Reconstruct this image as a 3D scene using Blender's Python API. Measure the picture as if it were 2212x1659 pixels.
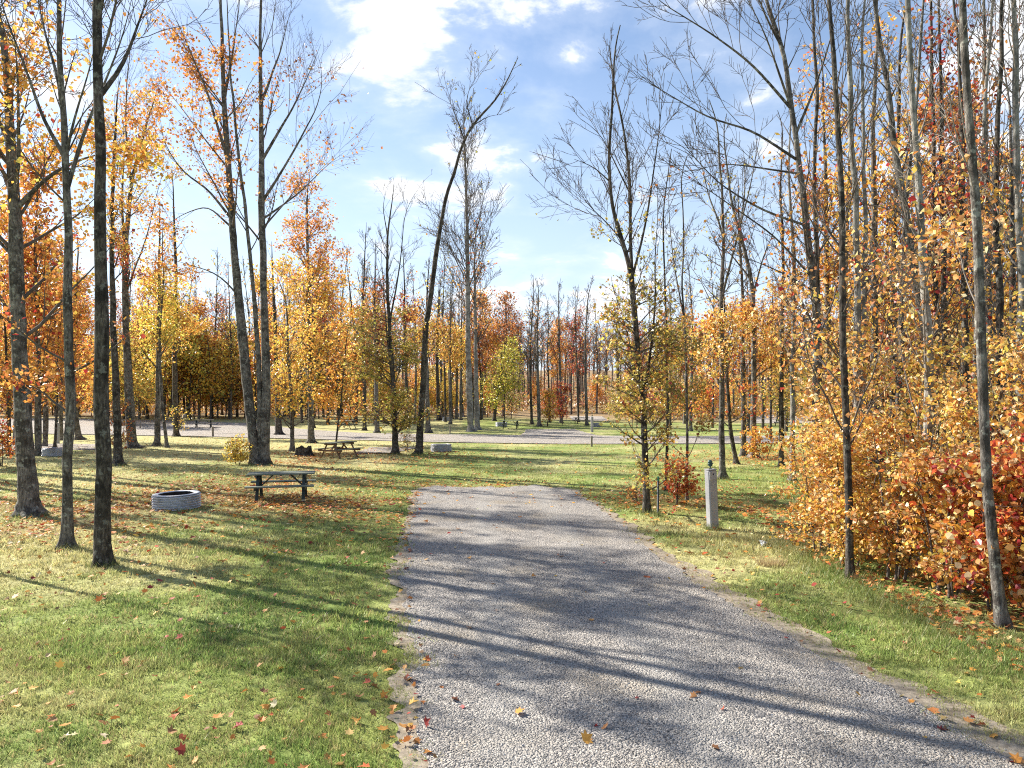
import bpy, math, random
import numpy as np

sc = bpy.context.scene
for o in list(bpy.data.objects):
    bpy.data.objects.remove(o)
COL = sc.collection
random.seed(5)

# ------------------------------------------------------------------ camera, sky, sun, exposure
CAM_H = 2.85
HOR = 863.0          # measured horizon row and focal length of the photograph (2212 px wide)
FOC = 1534.0
CX, CY = 1106.0, 829.5
cam_d = bpy.data.cameras.new('camera')
cam_d.sensor_width = 36.0
cam_d.lens = 36.0 * FOC / 2212.0
cam_d.shift_y = (HOR - CY) / 2212.0
cam_d.clip_start = 0.1
cam_d.clip_end = 3000
cam = bpy.data.objects.new('camera', cam_d)
cam.location = (0, 0, CAM_H)
cam.rotation_euler = (math.radians(90), 0, 0)
COL.objects.link(cam)
sc.camera = cam

SUN_EL = 35.0
SUN_DIR = np.array([-0.86, 0.51])            # towards the sun, in plan
SUN_DIR = SUN_DIR / np.linalg.norm(SUN_DIR)
sun_d = bpy.data.lights.new('sun', 'SUN')
sun_d.energy = 5.0
sun_d.angle = math.radians(0.53)
sun_d.color = (1.0, 0.93, 0.82)
sun = bpy.data.objects.new('sun', sun_d)
from mathutils import Vector
sv = Vector((SUN_DIR[0] * math.cos(math.radians(SUN_EL)), SUN_DIR[1] * math.cos(math.radians(SUN_EL)), math.sin(math.radians(SUN_EL))))
sun.rotation_euler = sv.to_track_quat('Z', 'Y').to_euler()
sun.location = (-60, 40, 60)
COL.objects.link(sun)

sc.view_settings.view_transform = 'Standard'
sc.view_settings.look = 'None'
sc.view_settings.gamma = 1.0
sc.view_settings.use_curve_mapping = False
sc.view_settings.exposure = 1.30
sc.render.film_transparent = False
try:
    sc.cycles.max_bounces = 6
    sc.cycles.transparent_max_bounces = 6
    sc.cycles.diffuse_bounces = 3
    sc.cycles.glossy_bounces = 2
    sc.cycles.transmission_bounces = 4
    sc.cycles.filter_width = 1.1
    sc.cycles.use_denoising = False
except Exception:
    pass


class NT:
    """small helper to write node trees"""
    def __init__(self, tree):
        self.t = tree
        tree.nodes.clear()

    def n(self, typ, ins=None, **props):
        nd = self.t.nodes.new(typ)
        for k, v in props.items():
            setattr(nd, k, v)
        for k, v in (ins or {}).items():
            s = nd.inputs[k]
            if isinstance(v, tuple) and len(v) == 2 and hasattr(v[0], 'outputs'):
                self.t.links.new(v[0].outputs[v[1]], s)
            elif hasattr(v, 'outputs'):
                self.t.links.new(v.outputs[0], s)
            else:
                s.default_value = v
        return nd

    def math(self, op, a, b=0.0, clamp=False):
        return self.n('ShaderNodeMath', {0: a, 1: b}, operation=op, use_clamp=clamp)

    def mix(self, f, a, b, blend='MIX'):
        nd = self.t.nodes.new('ShaderNodeMix')
        nd.data_type = 'RGBA'
        nd.blend_type = blend
        for idx, v in ((0, f), (6, a), (7, b)):
            s = nd.inputs[idx]
            if isinstance(v, tuple) and len(v) == 2 and hasattr(v[0], 'outputs'):
                self.t.links.new(v[0].outputs[v[1]], s)
            elif hasattr(v, 'outputs'):
                self.t.links.new(v.outputs[2] if v.bl_idname == 'ShaderNodeMix' else v.outputs[0], s)
            else:
                s.default_value = v if idx == 0 else tuple(v) + (1.0,) * (4 - len(v))
        return (nd, 2)

    def ramp(self, fac, stops, interp='LINEAR'):
        nd = self.n('ShaderNodeValToRGB', {0: fac})
        cr = nd.color_ramp
        cr.interpolation = interp
        while len(cr.elements) < len(stops):
            cr.elements.new(0.5)
        for e, (p, c) in zip(cr.elements, stops):
            e.position = p
            e.color = tuple(c) + (1.0,) * (4 - len(c))
        return (nd, 0)

    def smooth(self, v, a, b, lo=0.0, hi=1.0):
        return self.n('ShaderNodeMapRange', {0: v, 1: a, 2: b, 3: lo, 4: hi}, interpolation_type='SMOOTHSTEP')


# world: Nishita sky and a cumulus layer that goes on all round
world = bpy.data.worlds.new('World')
sc.world = world
world.use_nodes = True
W = NT(world.node_tree)
sky = W.n('ShaderNodeTexSky')
sky.sky_type = 'NISHITA'
sky.sun_disc = False
sky.sun_elevation = math.radians(SUN_EL)
sky.sun_rotation = math.atan2(SUN_DIR[0], SUN_DIR[1])
sky.air_density = 1.0
sky.dust_density = 0.6
sky.ozone_density = 1.6
gen = W.n('ShaderNodeTexCoord')
dirv = W.n('ShaderNodeVectorMath', {0: (gen, 0)}, operation='NORMALIZE')
sep = W.n('ShaderNodeSeparateXYZ', {0: dirv})


def view_dir(px, py):
    v = np.array([px - CX, FOC, HOR - py])
    return v / np.linalg.norm(v)


cover = None
for (px, py, sx, sy, w) in [(870, 60, 280, 105, 1.0), (760, 120, 230, 85, .9), (1040, 110, 150, 70, .6), (1000, 335, 230, 62, .95), (1165, 335, 60, 28, .8),
                            (930, 420, 260, 80, .66), (1240, 112, 90, 40, .42), (2170, 190, 260, 340, .95), (40, 110, 220, 130, .9), (1500, 130, 120, 50, .15),
                            (330, 250, 170, 80, .5), (1130, 545, 100, 42, .5), (1240, 640, 420, 70, .62), (1700, 720, 520, 130, .55)]:
    c = view_dir(px, py)
    k = c[1] / FOC
    sub = W.n('ShaderNodeVectorMath', {0: dirv, 1: tuple(c)}, operation='SUBTRACT')
    scl = W.n('ShaderNodeVectorMath', {0: sub, 1: (1 / (sx * k), 1 / (max(sx, sy) * k), 1 / (sy * k))}, operation='MULTIPLY')
    ln = W.n('ShaderNodeVectorMath', {0: scl}, operation='LENGTH')
    m = W.smooth((ln, 1), 1.25, 0.1, 0.0, w)
    cover = m if cover is None else W.math('MAXIMUM', cover, m)
zc = W.math('MAXIMUM', (sep, 2), 0.0)
dv = W.math('ADD', zc, 0.22)
plane = W.n('ShaderNodeCombineXYZ', {0: W.math('DIVIDE', (sep, 0), dv), 1: W.math('DIVIDE', (sep, 1), dv), 2: W.math('MULTIPLY', zc, 1.5)})
fine = W.n('ShaderNodeTexNoise', {'Vector': plane, 'Scale': 3.6, 'Detail': 9.0, 'Roughness': 0.58, 'Distortion': 0.25})
broad = W.n('ShaderNodeTexNoise', {'Vector': plane, 'Scale': 0.9, 'Detail': 3.0, 'Roughness': 0.5})
gencov = W.smooth((broad, 0), 0.52, 0.75, 0.0, 0.55)          # scattered fair-weather cumulus elsewhere
back = W.smooth((sep, 1), 0.45, 0.15)
cover = W.math('MAXIMUM', cover, W.math('MULTIPLY', gencov, back))
dens = W.math('ADD', W.n('ShaderNodeMath', {0: (fine, 0), 1: 2.3, 2: -0.62}, operation='MULTIPLY_ADD'), W.math('MULTIPLY', cover, 0.64))
cl = W.smooth(dens, 0.80, 1.04)
veil = W.smooth(dens, 0.45, 0.95, 0.0, 0.22)
haze = W.smooth((sep, 2), 0.55, 0.02, 0.06, 0.70)
shade = W.n('ShaderNodeTexNoise', {'Vector': plane, 'Scale': 2.2, 'Detail': 5.0, 'Roughness': 0.6})
ccol = W.ramp((shade, 0), [(0.30, (5.8, 6.2, 7.0)), (0.55, (7.6, 7.7, 7.9))])
skc = W.n('ShaderNodeHueSaturation', {'Hue': 0.502, 'Saturation': 1.08, 'Value': 1.22, 'Color': sky})
s1 = W.mix(haze, skc, (5.5, 6.4, 7.7))
s2 = W.mix(veil, s1, (7.4, 7.8, 8.4))
s3 = W.mix(cl, s2, ccol)
bg = W.n('ShaderNodeBackground', {'Color': s3, 'Strength': 0.066})
out = W.n('ShaderNodeOutputWorld', {'Surface': bg})

# ------------------------------------------------------------------ measuring helpers
def sstep(a, b, x):
    t = np.clip((np.asarray(x, float) - a) / (b - a), 0, 1)
    return t * t * (3 - 2 * t)


def H(x, y):
    """terrain height: nearly flat, rising gently beyond the camp road"""
    x = np.asarray(x, float)
    y = np.asarray(y, float)
    return 0.6 * sstep(60, 80, y) * sstep(10, -8, x) + 1.2 * sstep(80, 150, y) + 15.0 * sstep(135, 330, y)


def ground(px, py):
    d = FOC * CAM_H / (py - HOR)
    for _ in range(20):
        x = (px - CX) / FOC * d
        d = 0.5 * d + 0.5 * FOC * (CAM_H - float(H(x, d))) / (py - HOR)
    x = (px - CX) / FOC * d
    return np.array([x, d, float(H(x, d))])


def at(px, py, d):
    return np.array([(px - CX) / FOC * d, d, CAM_H - (py - HOR) / FOC * d])


_NOISE = np.random.default_rng(99).random((256, 256))


def vnoise(x, y, s):
    x = np.asarray(x, float) / s + 100.37
    y = np.asarray(y, float) / s + 57.11
    i = np.floor(x).astype(int)
    j = np.floor(y).astype(int)
    fx = x - i
    fy = y - j
    fx = fx * fx * (3 - 2 * fx)
    fy = fy * fy * (3 - 2 * fy)
    g = lambda a, b: _NOISE[a % 256, b % 256]
    return (g(i, j) * (1 - fx) + g(i + 1, j) * fx) * (1 - fy) + (g(i, j + 1) * (1 - fx) + g(i + 1, j + 1) * fx) * fy


def fbm(x, y, s):
    return 0.5 * vnoise(x, y, s) + 0.3 * vnoise(y, x, s * .47) + 0.2 * vnoise(x + 31, y - 17, s * .21)


# ------------------------------------------------------------------ mesh helpers
def mesh_from(name, verts, faces, mats, colors=None, matidx=None, smooth=False):
    """faces: int array (n,3) or (n,4), or a list of such arrays"""
    verts = np.asarray(verts, np.float32)
    fl = faces if isinstance(faces, list) else [faces]
    me = bpy.data.meshes.new(name)
    me.vertices.add(len(verts))
    me.vertices.foreach_set('co', verts.ravel())
    tot = np.concatenate([np.full(len(f), f.shape[1], np.int32) for f in fl])
    li = np.concatenate([f.ravel() for f in fl]).astype(np.int32)
    me.loops.add(len(li))
    me.loops.foreach_set('vertex_index', li)
    me.polygons.add(len(tot))
    st = np.zeros(len(tot), np.int32)
    st[1:] = np.cumsum(tot)[:-1]
    me.polygons.foreach_set('loop_start', st)
    me.polygons.foreach_set('loop_total', tot)
    for m in (mats if isinstance(mats, (list, tuple)) else [mats]):
        me.materials.append(m)
    if matidx is not None:
        me.polygons.foreach_set('material_index', np.asarray(matidx, np.int32))
    me.polygons.foreach_set('use_smooth', np.full(len(tot), smooth, bool) if not isinstance(smooth, np.ndarray) else smooth)
    if colors is not None:
        a = me.color_attributes.new('tint', 'FLOAT_COLOR', 'POINT')
        c = np.ones((len(verts), 4), np.float32)
        c[:, :3] = colors
        a.data.foreach_set('color', c.ravel())
    me.update()
    return me


def link(name, data, parent=None, loc=None, rot=None, scale=None):
    o = bpy.data.objects.new(name, data)
    COL.objects.link(o)
    if parent is not None:
        o.parent = parent
    if loc is not None:
        o.location = loc
    if rot is not None:
        o.rotation_euler = rot
    if scale is not None:
        o.scale = scale
    return o


def tag(o, label=None, cat=None, group=None, kind=None):
    for k, v in (('label', label), ('category', cat), ('group', group), ('kind', kind)):
        if v:
            o[k] = v
    return o


def copy_tree(root, loc, rz=None, scale=None):
    r = root.copy()
    COL.objects.link(r)
    r.location = loc
    if rz is not None:
        r.rotation_euler = (0, 0, rz)
    if scale is not None:
        r.scale = scale
    for ch in root.children:
        c = ch.copy()
        COL.objects.link(c)
        c.parent = r
        for g in ch.children:
            e = g.copy()
            COL.objects.link(e)
            e.parent = c
    return r


class Solid:
    """collects boxes, beams and lathes into one mesh"""
    def __init__(self):
        self.v, self.f = [], []

    def _add(self, v, f):
        o = sum(len(a) for a in self.v)
        self.v.append(np.asarray(v, float))
        for q in f:
            self.f.append([i + o for i in q])

    def box(self, c, s, b=0.0, rot=None, off=(0, 0, 0)):
        """box with bevelled edges; rot is a 3x3 matrix"""
        hx, hy, hz = s[0] / 2, s[1] / 2, s[2] / 2
        b = min(b, hx * .9, hy * .9, hz * .9)
        pts, faces = [], []
        idx = {}
        for sx in (-1, 1):
            for sy in (-1, 1):
                for sz in (-1, 1):
                    for ax in range(3):
                        p = [sx * hx, sy * hy, sz * hz]
                        for k in range(3):
                            if k != ax:
                                p[k] -= (sx, sy, sz)[k] * b
                        idx[(sx, sy, sz, ax)] = len(pts)
                        pts.append(p)
        S = (-1, 1)
        for ax in range(3):
            o1, o2 = [k for k in range(3) if k != ax]
            for s_ in S:
                q = []
                for (a, c_) in ((-1, -1), (1, -1), (1, 1), (-1, 1)):
                    k = [0, 0, 0]
                    k[ax] = s_
                    k[o1] = a
                    k[o2] = c_
                    q.append(idx[tuple(k) + (ax,)])
                faces.append(q)
        for ax in range(3):
            o1, o2 = [k for k in range(3) if k != ax]
            for a in S:
                for c_ in S:
                    ka = [0, 0, 0]
                    ka[o1] = a
                    ka[o2] = c_
                    lo = list(ka)
                    hi = list(ka)
                    lo[ax] = -1
                    hi[ax] = 1
                    faces.append([idx[tuple(lo) + (o1,)], idx[tuple(hi) + (o1,)], idx[tuple(hi) + (o2,)], idx[tuple(lo) + (o2,)]])
        for sx in S:
            for sy in S:
                for sz in S:
                    faces.append([idx[(sx, sy, sz, 0)], idx[(sx, sy, sz, 1)], idx[(sx, sy, sz, 2)]])
        P = np.array(pts)
        if rot is not None:
            P = P @ np.asarray(rot).T
        self._add(P + np.asarray(c, float), faces)
        return self

    def beam(self, a, b_, w, h, bev=0.004, up=(0, 0, 1)):
        a = np.asarray(a, float)
        b_ = np.asarray(b_, float)
        t = b_ - a
        L = np.linalg.norm(t)
        t = t / L
        u = np.asarray(up, float)
        s = np.cross(u, t)
        if np.linalg.norm(s) < 1e-3:
            s = np.cross((1, 0, 0), t)
        s /= np.linalg.norm(s)
        u = np.cross(t, s)
        return self.box((a + b_) / 2, (L, w, h), bev, np.stack([t, s, u], 1))

    def lathe(self, prof, n=32, c=(0, 0, 0), closed=False, jitter=None):
        pts = []
        m = len(prof)
        for (r, z) in prof:
            for k in range(n):
                a = 2 * math.pi * k / n
                pts.append((r * math.cos(a) + c[0], r * math.sin(a) + c[1], z + c[2]))
        f = []
        for i in range(m - 1 if not closed else m):
            for k in range(n):
                i2 = (i + 1) % m
                f.append([i * n + k, i * n + (k + 1) % n, i2 * n + (k + 1) % n, i2 * n + k])
        self._add(pts, f)
        return self

    def data(self, name, mat, smooth=False):
        me = bpy.data.meshes.new(name)
        v = np.concatenate(self.v)
        me.from_pydata(v.tolist(), [], self.f)
        import bmesh
        bm = bmesh.new()
        bm.from_mesh(me)
        bmesh.ops.recalc_face_normals(bm, faces=bm.faces)
        bm.to_mesh(me)
        bm.free()
        me.materials.append(mat)
        if smooth:
            for p in me.polygons:
                p.use_smooth = True
        return me

    def build(self, name, mat, parent=None, smooth=False):
        return link(name, self.data(name, mat, smooth), parent)


# ------------------------------------------------------------------ materials
def new_mat(name):
    m = bpy.data.materials.new(name)
    m.use_nodes = True
    return m, NT(m.node_tree)


def mat_leaf(name, trans=0.45, rough=0.5, spec=0.25, gain=1.0):
    m, t = new_mat(name)
    a = t.n('ShaderNodeVertexColor', layer_name='tint')
    inf = t.n('ShaderNodeObjectInfo')
    val = t.n('ShaderNodeMapRange', {0: (inf, 'Random'), 1: 0.0, 2: 1.0, 3: 0.82 * gain, 4: 1.12 * gain})
    hue = t.n('ShaderNodeMapRange', {0: (inf, 'Random'), 1: 0.0, 2: 1.0, 3: 0.488, 4: 0.510})
    c = t.n('ShaderNodeHueSaturation', {'Hue': hue, 'Saturation': 1.0, 'Value': val, 'Fac': 1.0, 'Color': (a, 0)})
    p = t.n('ShaderNodeBsdfPrincipled', {'Base Color': c, 'Roughness': rough, 'Specular IOR Level': spec})
    tr = t.n('ShaderNodeBsdfTranslucent', {'Color': t.n('ShaderNodeHueSaturation', {'Hue': 0.5, 'Saturation': 0.96, 'Value': 1.22, 'Color': c})})
    mx = t.n('ShaderNodeMixShader', {0: trans, 1: p, 2: tr})
    t.n('ShaderNodeOutputMaterial', {0: mx})
    return m


def mat_bark(name, dark, mid, light, lichen=0.25):
    m, t = new_mat(name)
    tc = t.n('ShaderNodeTexCoord')
    st = t.n('ShaderNodeMapping', {0: (tc, 'Object'), 'Scale': (1, 1, 0.28)})
    n1 = t.n('ShaderNodeTexNoise', {'Vector': st, 'Scale': 26.0, 'Detail': 6.0, 'Roughness': 0.65})
    n2 = t.n('ShaderNodeTexNoise', {'Vector': (tc, 'Object'), 'Scale': 2.6, 'Detail': 5.0, 'Roughness': 0.6})
    n3 = t.n('ShaderNodeTexNoise', {'Vector': (tc, 'Object'), 'Scale': 7.5, 'Detail': 4.0, 'Roughness': 0.7})
    base = t.ramp((n1, 0), [(0.34, dark), (0.50, mid), (0.68, light)])
    blot = t.smooth((n2, 0), 0.44, 0.60, 0.0, 0.75)
    c1 = t.mix(blot, base, tuple(x * 0.55 for x in dark))
    lic = t.smooth((n3, 0), 0.55, 0.64, 0.0, lichen)
    c2 = t.mix(lic, c1, (0.42, 0.43, 0.37))
    moss = t.smooth((n3, 0), 0.36, 0.28, 0.0, lichen * .5)
    c3 = t.mix(moss, c2, (0.10, 0.11, 0.04))
    bp = t.n('ShaderNodeBump', {'Height': (n1, 0), 'Strength': 1.0, 'Distance': 0.035})
    p = t.n('ShaderNodeBsdfPrincipled', {'Base Color': c3, 'Roughness': 0.9, 'Specular IOR Level': 0.15, 'Normal': bp})
    t.n('ShaderNodeOutputMaterial', {0: p})
    return m


def mat_simple(name, col, rough=0.7, spec=0.3, metal=0.0, var=0.25, scale=14.0, stretch=(1, 1, 1), bump=0.15, stain=None):
    m, t = new_mat(name)
    tc = t.n('ShaderNodeTexCoord')
    mp = t.n('ShaderNodeMapping', {0: (tc, 'Object'), 'Scale': stretch})
    n = t.n('ShaderNodeTexNoise', {'Vector': mp, 'Scale': scale, 'Detail': 5.0, 'Roughness': 0.6})
    c = t.ramp((n, 0), [(0.3, tuple(x * (1 - var) for x in col)), (0.7, tuple(min(1, x * (1 + var)) for x in col))])
    if stain:
        n2 = t.n('ShaderNodeTexNoise', {'Vector': (tc, 'Object'), 'Scale': 3.5, 'Detail': 6.0, 'Roughness': 0.7})
        c = t.mix(t.smooth((n2, 0), 0.50, 0.68, 0.0, 0.6), c, stain)
    bp = t.n('ShaderNodeBump', {'Height': (n, 0), 'Strength': bump, 'Distance': 0.01})
    p = t.n('ShaderNodeBsdfPrincipled', {'Base Color': c, 'Roughness': rough, 'Specular IOR Level': spec, 'Metallic': metal, 'Normal': bp})
    t.n('ShaderNodeOutputMaterial', {0: p})
    return m


def mat_ground():
    m, t = new_mat('lawn_soil')
    a = t.n('ShaderNodeVertexColor', layer_name='tint')
    geo = t.n('ShaderNodeNewGeometry')
    n1 = t.n('ShaderNodeTexNoise', {'Vector': (geo, 0), 'Scale': 9.0, 'Detail': 6.0, 'Roughness': 0.7})
    n2 = t.n('ShaderNodeTexNoise', {'Vector': (geo, 0), 'Scale': 1.7, 'Detail': 4.0, 'Roughness': 0.6})
    v = t.n('ShaderNodeMapRange', {0: (n1, 0), 1: 0.25, 2: 0.75, 3: 0.55, 4: 1.5})
    v2 = t.n('ShaderNodeMapRange', {0: (n2, 0), 1: 0.3, 2: 0.7, 3: 0.8, 4: 1.2})
    hs = t.n('ShaderNodeHueSaturation', {'Hue': 0.5, 'Saturation': 1.0, 'Value': t.math('MULTIPLY', v, v2), 'Color': (a, 0)})
    dry = t.mix(t.smooth((n2, 0), 0.5, 0.72, 0.0, 0.20), hs, (0.36, 0.31, 0.15))
    bp = t.n('ShaderNodeBump', {'Height': (n1, 0), 'Strength': 0.9, 'Distance': 0.06})
    p = t.n('ShaderNodeBsdfPrincipled', {'Base Color': dry, 'Roughness': 0.95, 'Specular IOR Level': 0.1, 'Normal': bp})
    t.n('ShaderNodeOutputMaterial', {0: p})
    return m


def mat_gravel(name, tone=1.0, warm=0.0, tracks=False):
    m, t = new_mat(name)
    geo = t.n('ShaderNodeNewGeometry')
    vo = t.n('ShaderNodeTexVoronoi', {'Vector': (geo, 0), 'Scale': 48.0, 'Randomness': 1.0})
    vf = t.n('ShaderNodeTexVoronoi', {'Vector': (geo, 0), 'Scale': 95.0, 'Randomness': 1.0})
    sepc = t.n('ShaderNodeSeparateColor', {0: (vo, 'Color')})
    sepf = t.n('ShaderNodeSeparateColor', {0: (vf, 'Color')})
    mixv = t.math('ADD', t.math('MULTIPLY', (sepc, 0), 0.6), t.math('MULTIPLY', (sepf, 0), 0.4))
    w = warm
    col = t.ramp(mixv, [(0.1, (0.10 * tone, 0.10 * tone, 0.105 * tone)), (0.5, ((0.335 + .02 * w) * tone, 0.33 * tone, (0.33 - .03 * w) * tone)), (0.9, ((0.52 + .04 * w) * tone, 0.51 * tone, (0.50 - .05 * w) * tone))])
    n2 = t.n('ShaderNodeTexNoise', {'Vector': (geo, 0), 'Scale': 0.8, 'Detail': 5.0, 'Roughness': 0.6})
    n3 = t.n('ShaderNodeTexNoise', {'Vector': (geo, 0), 'Scale': 3.2, 'Detail': 5.0, 'Roughness': 0.65})
    c1 = t.mix(t.smooth((n2, 0), 0.48, 0.70, 0.0, 0.45 + .2 * w), col, (0.33 * tone, 0.28 * tone, 0.21 * tone))
    v = t.n('ShaderNodeMapRange', {0: (n3, 0), 1: 0.3, 2: 0.7, 3: 0.80, 4: 1.14})
    if tracks:                                            # two packed, paler wheel tracks along the drive
        sx = t.n('ShaderNodeSeparateXYZ', {0: (geo, 0)})
        xx = t.math('ADD', t.math('ADD', (sx, 0), -0.75), t.math('ADD', t.math('MULTIPLY', (sx, 1), 0.055), t.math('MULTIPLY', (n2, 0), 0.5)))
        dd = t.math('ABSOLUTE', t.math('ADD', t.math('ABSOLUTE', t.math('ADD', xx, -0.65)), -0.85))
        tr = t.smooth(dd, 0.42, 0.08, 0.0, 0.40)
        c1 = t.mix(tr, c1, (0.43 * tone, 0.415 * tone, 0.385 * tone))
    c2 = t.n('ShaderNodeHueSaturation', {'Value': v, 'Color': c1})
    hgt = t.math('ADD', t.math('MULTIPLY', (vo, 0), -0.7), t.math('MULTIPLY', (vf, 0), -0.3))
    bp = t.n('ShaderNodeBump', {'Height': hgt, 'Strength': 1.0, 'Distance': 0.03})
    p = t.n('ShaderNodeBsdfPrincipled', {'Base Color': c2, 'Roughness': 0.9, 'Specular IOR Level': 0.2, 'Normal': bp})
    t.n('ShaderNodeOutputMaterial', {0: p})
    return m


def mat_tint(name, rough=0.8, spec=0.2):
    m, t = new_mat(name)
    a = t.n('ShaderNodeVertexColor', layer_name='tint')
    p = t.n('ShaderNodeBsdfPrincipled', {'Base Color': (a, 0), 'Roughness': rough, 'Specular IOR Level': spec})
    t.n('ShaderNodeOutputMaterial', {0: p})
    return m


M_GROUND = mat_ground()
M_GRAVEL = mat_gravel('crushed_limestone', 0.87, 0.9, True)
M_ROAD = mat_gravel('pale_road_gravel', 1.0, 1.3)
M_DIRT = mat_simple('sandy_dirt', (0.275, 0.235, 0.18), rough=0.95, spec=0.1, var=0.4, scale=18, bump=0.8, stain=(0.17, 0.12, 0.07))
M_BLADE = mat_leaf('grass_blade', trans=0.35, rough=0.45, spec=0.3)
M_LEAF = mat_leaf('autumn_leaf', trans=0.40, rough=0.36, spec=0.5)
M_LITTER = mat_leaf('fallen_leaf', trans=0.15, rough=0.6, spec=0.25)
M_STONE = mat_tint('gravel_stone', 0.85, 0.25)
M_BARK_GREY = mat_bark('grey_bark', (0.055, 0.048, 0.042), (0.15, 0.135, 0.12), (0.27, 0.25, 0.22), 0.5)
M_BARK_DARK = mat_bark('dark_bark', (0.030, 0.026, 0.023), (0.085, 0.072, 0.060), (0.17, 0.15, 0.125), 0.3)
M_BARK_PALE = mat_bark('pale_and_sunlit_bark', (0.15, 0.14, 0.125), (0.27, 0.255, 0.23), (0.40, 0.385, 0.35), 0.35)  # naturally pale bark; also lightens right-hand trunks to look sunlit
M_TWIG = mat_simple('twig_bark', (0.115, 0.095, 0.082), rough=0.85, spec=0.15, var=0.35, scale=5.0)
M_TWIG_PALE = mat_simple('pale_twig_bark', (0.21, 0.185, 0.16), rough=0.85, spec=0.15, var=0.35, scale=5.0)
M_GALV = mat_simple('galvanised_steel', (0.52, 0.54, 0.58), rough=0.42, spec=0.5, metal=0.5, var=0.12, scale=6.0, stain=(0.33, 0.31, 0.29))
M_SOOT = mat_simple('sooty_steel', (0.035, 0.028, 0.024), rough=0.9, spec=0.1, var=0.4)
M_ASH = mat_simple('ash_bed', (0.12, 0.11, 0.10), rough=1.0, spec=0.05, var=0.6, scale=30, bump=0.6)
M_GREEN_WOOD = mat_simple('green_painted_wood', (0.13, 0.15, 0.115), rough=0.6, spec=0.4, var=0.2, scale=7, stretch=(1, 12, 12), stain=(0.14, 0.17, 0.14))
M_DARK_WOOD = mat_simple('dark_green_wood', (0.035, 0.045, 0.04), rough=0.6, spec=0.35, var=0.25, scale=7, stretch=(1, 12, 12))
M_BROWN_WOOD = mat_simple('brown_wood', (0.21, 0.125, 0.08), rough=0.75, spec=0.2, var=0.3, scale=9, stretch=(3, 12, 3))
M_GREY_WOOD = mat_simple('weathered_wood', (0.22, 0.20, 0.17), rough=0.85, spec=0.15, var=0.3, scale=9, stretch=(1, 12, 12))
M_POST = mat_simple('white_post_vinyl', (0.33, 0.33, 0.345), rough=0.45, spec=0.4, var=0.06, scale=4, bump=0.05, stain=(0.25, 0.25, 0.235))
M_LAMP_GREEN = mat_simple('dark_green_metal', (0.035, 0.085, 0.075), rough=0.35, spec=0.5, var=0.2)
M_BLACK = mat_simple('black_plastic', (0.012, 0.012, 0.013), rough=0.4, spec=0.4, var=0.2)
M_STEEL_POST = mat_simple('grey_steel', (0.16, 0.175, 0.20), rough=0.4, spec=0.5, metal=0.3, var=0.15)
M_TAG_GREEN = mat_simple('green_tag', (0.04, 0.30, 0.16), rough=0.4, spec=0.4, var=0.1)
M_WHITE = mat_simple('white_paper', (0.8, 0.8, 0.8), rough=0.7, spec=0.2, var=0.08)

# ------------------------------------------------------------------ ground, pads and roads
PL = [(-12, -0.2), (0, -0.45), (4, -0.70), (5.5, -0.78), (7, -0.95), (8.2, -1.15), (9.6, -1.41), (11.5, -1.80), (13.5, -2.05), (16, -2.25), (18.5, -2.52), (22.5, -2.95), (24, -3.0)]
PR = [(-12, 4.6), (0, 4.35), (5.4, 3.88), (6.2, 3.80), (7.2, 3.62), (8.2, 3.34), (9.6, 3.05), (11, 2.84), (12.4, 2.72), (15, 2.62), (18, 2.32), (20, 2.12), (21.5, 1.95), (22.6, 1.75), (24, 1.3)]
PAD_END = 23.1


def pad_left(y):
    return np.interp(y, [p[0] for p in PL], [p[1] for p in PL]) + 0.22 * (fbm(y, 3.3, 1.3) - .5) + 0.14 * (vnoise(y, 9, .35) - .5) + 0.10 * (vnoise(y, 29, .13) - .5)


def pad_right(y):
    return np.interp(y, [p[0] for p in PR], [p[1] for p in PR]) + 0.25 * (fbm(y, 13.3, 1.5) - .5) + 0.14 * (vnoise(y, 39, .35) - .5) + 0.10 * (vnoise(y, 69, .13) - .5)


def pad_end_fray(x):
    return .9 * (vnoise(x, 4, .9) - .5) + .5 * (vnoise(x, 44, .3) - .5)


def pad_side(x, y):
    """signed distance-like value: > 0 inside the gravel pad"""
    x = np.asarray(x, float)
    y = np.asarray(y, float)
    return np.minimum(np.minimum(x - pad_left(y), pad_right(y) - x), PAD_END + pad_end_fray(x) - y)


_rp = [(-80, 76, 96), (-60, 68, 84), (-40, 59, 78), (-27, 55, 72), (-12, 49.5, 59), (-4, 46.5, 57.0), (4, 44.8, 55.5), (12, 45.4, 54.5), (25, 46.5, 55.0), (45, 48, 58), (90, 54, 66)]


def road_near(x):
    return np.interp(x, [p[0] for p in _rp], [p[1] for p in _rp]) + 1.0 * (fbm(x, 7.7, 6) - .5)


def road_far(x):
    return np.interp(x, [p[0] for p in _rp], [p[2] for p in _rp]) + 1.0 * (fbm(x, 17.7, 6) - .5)


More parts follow.
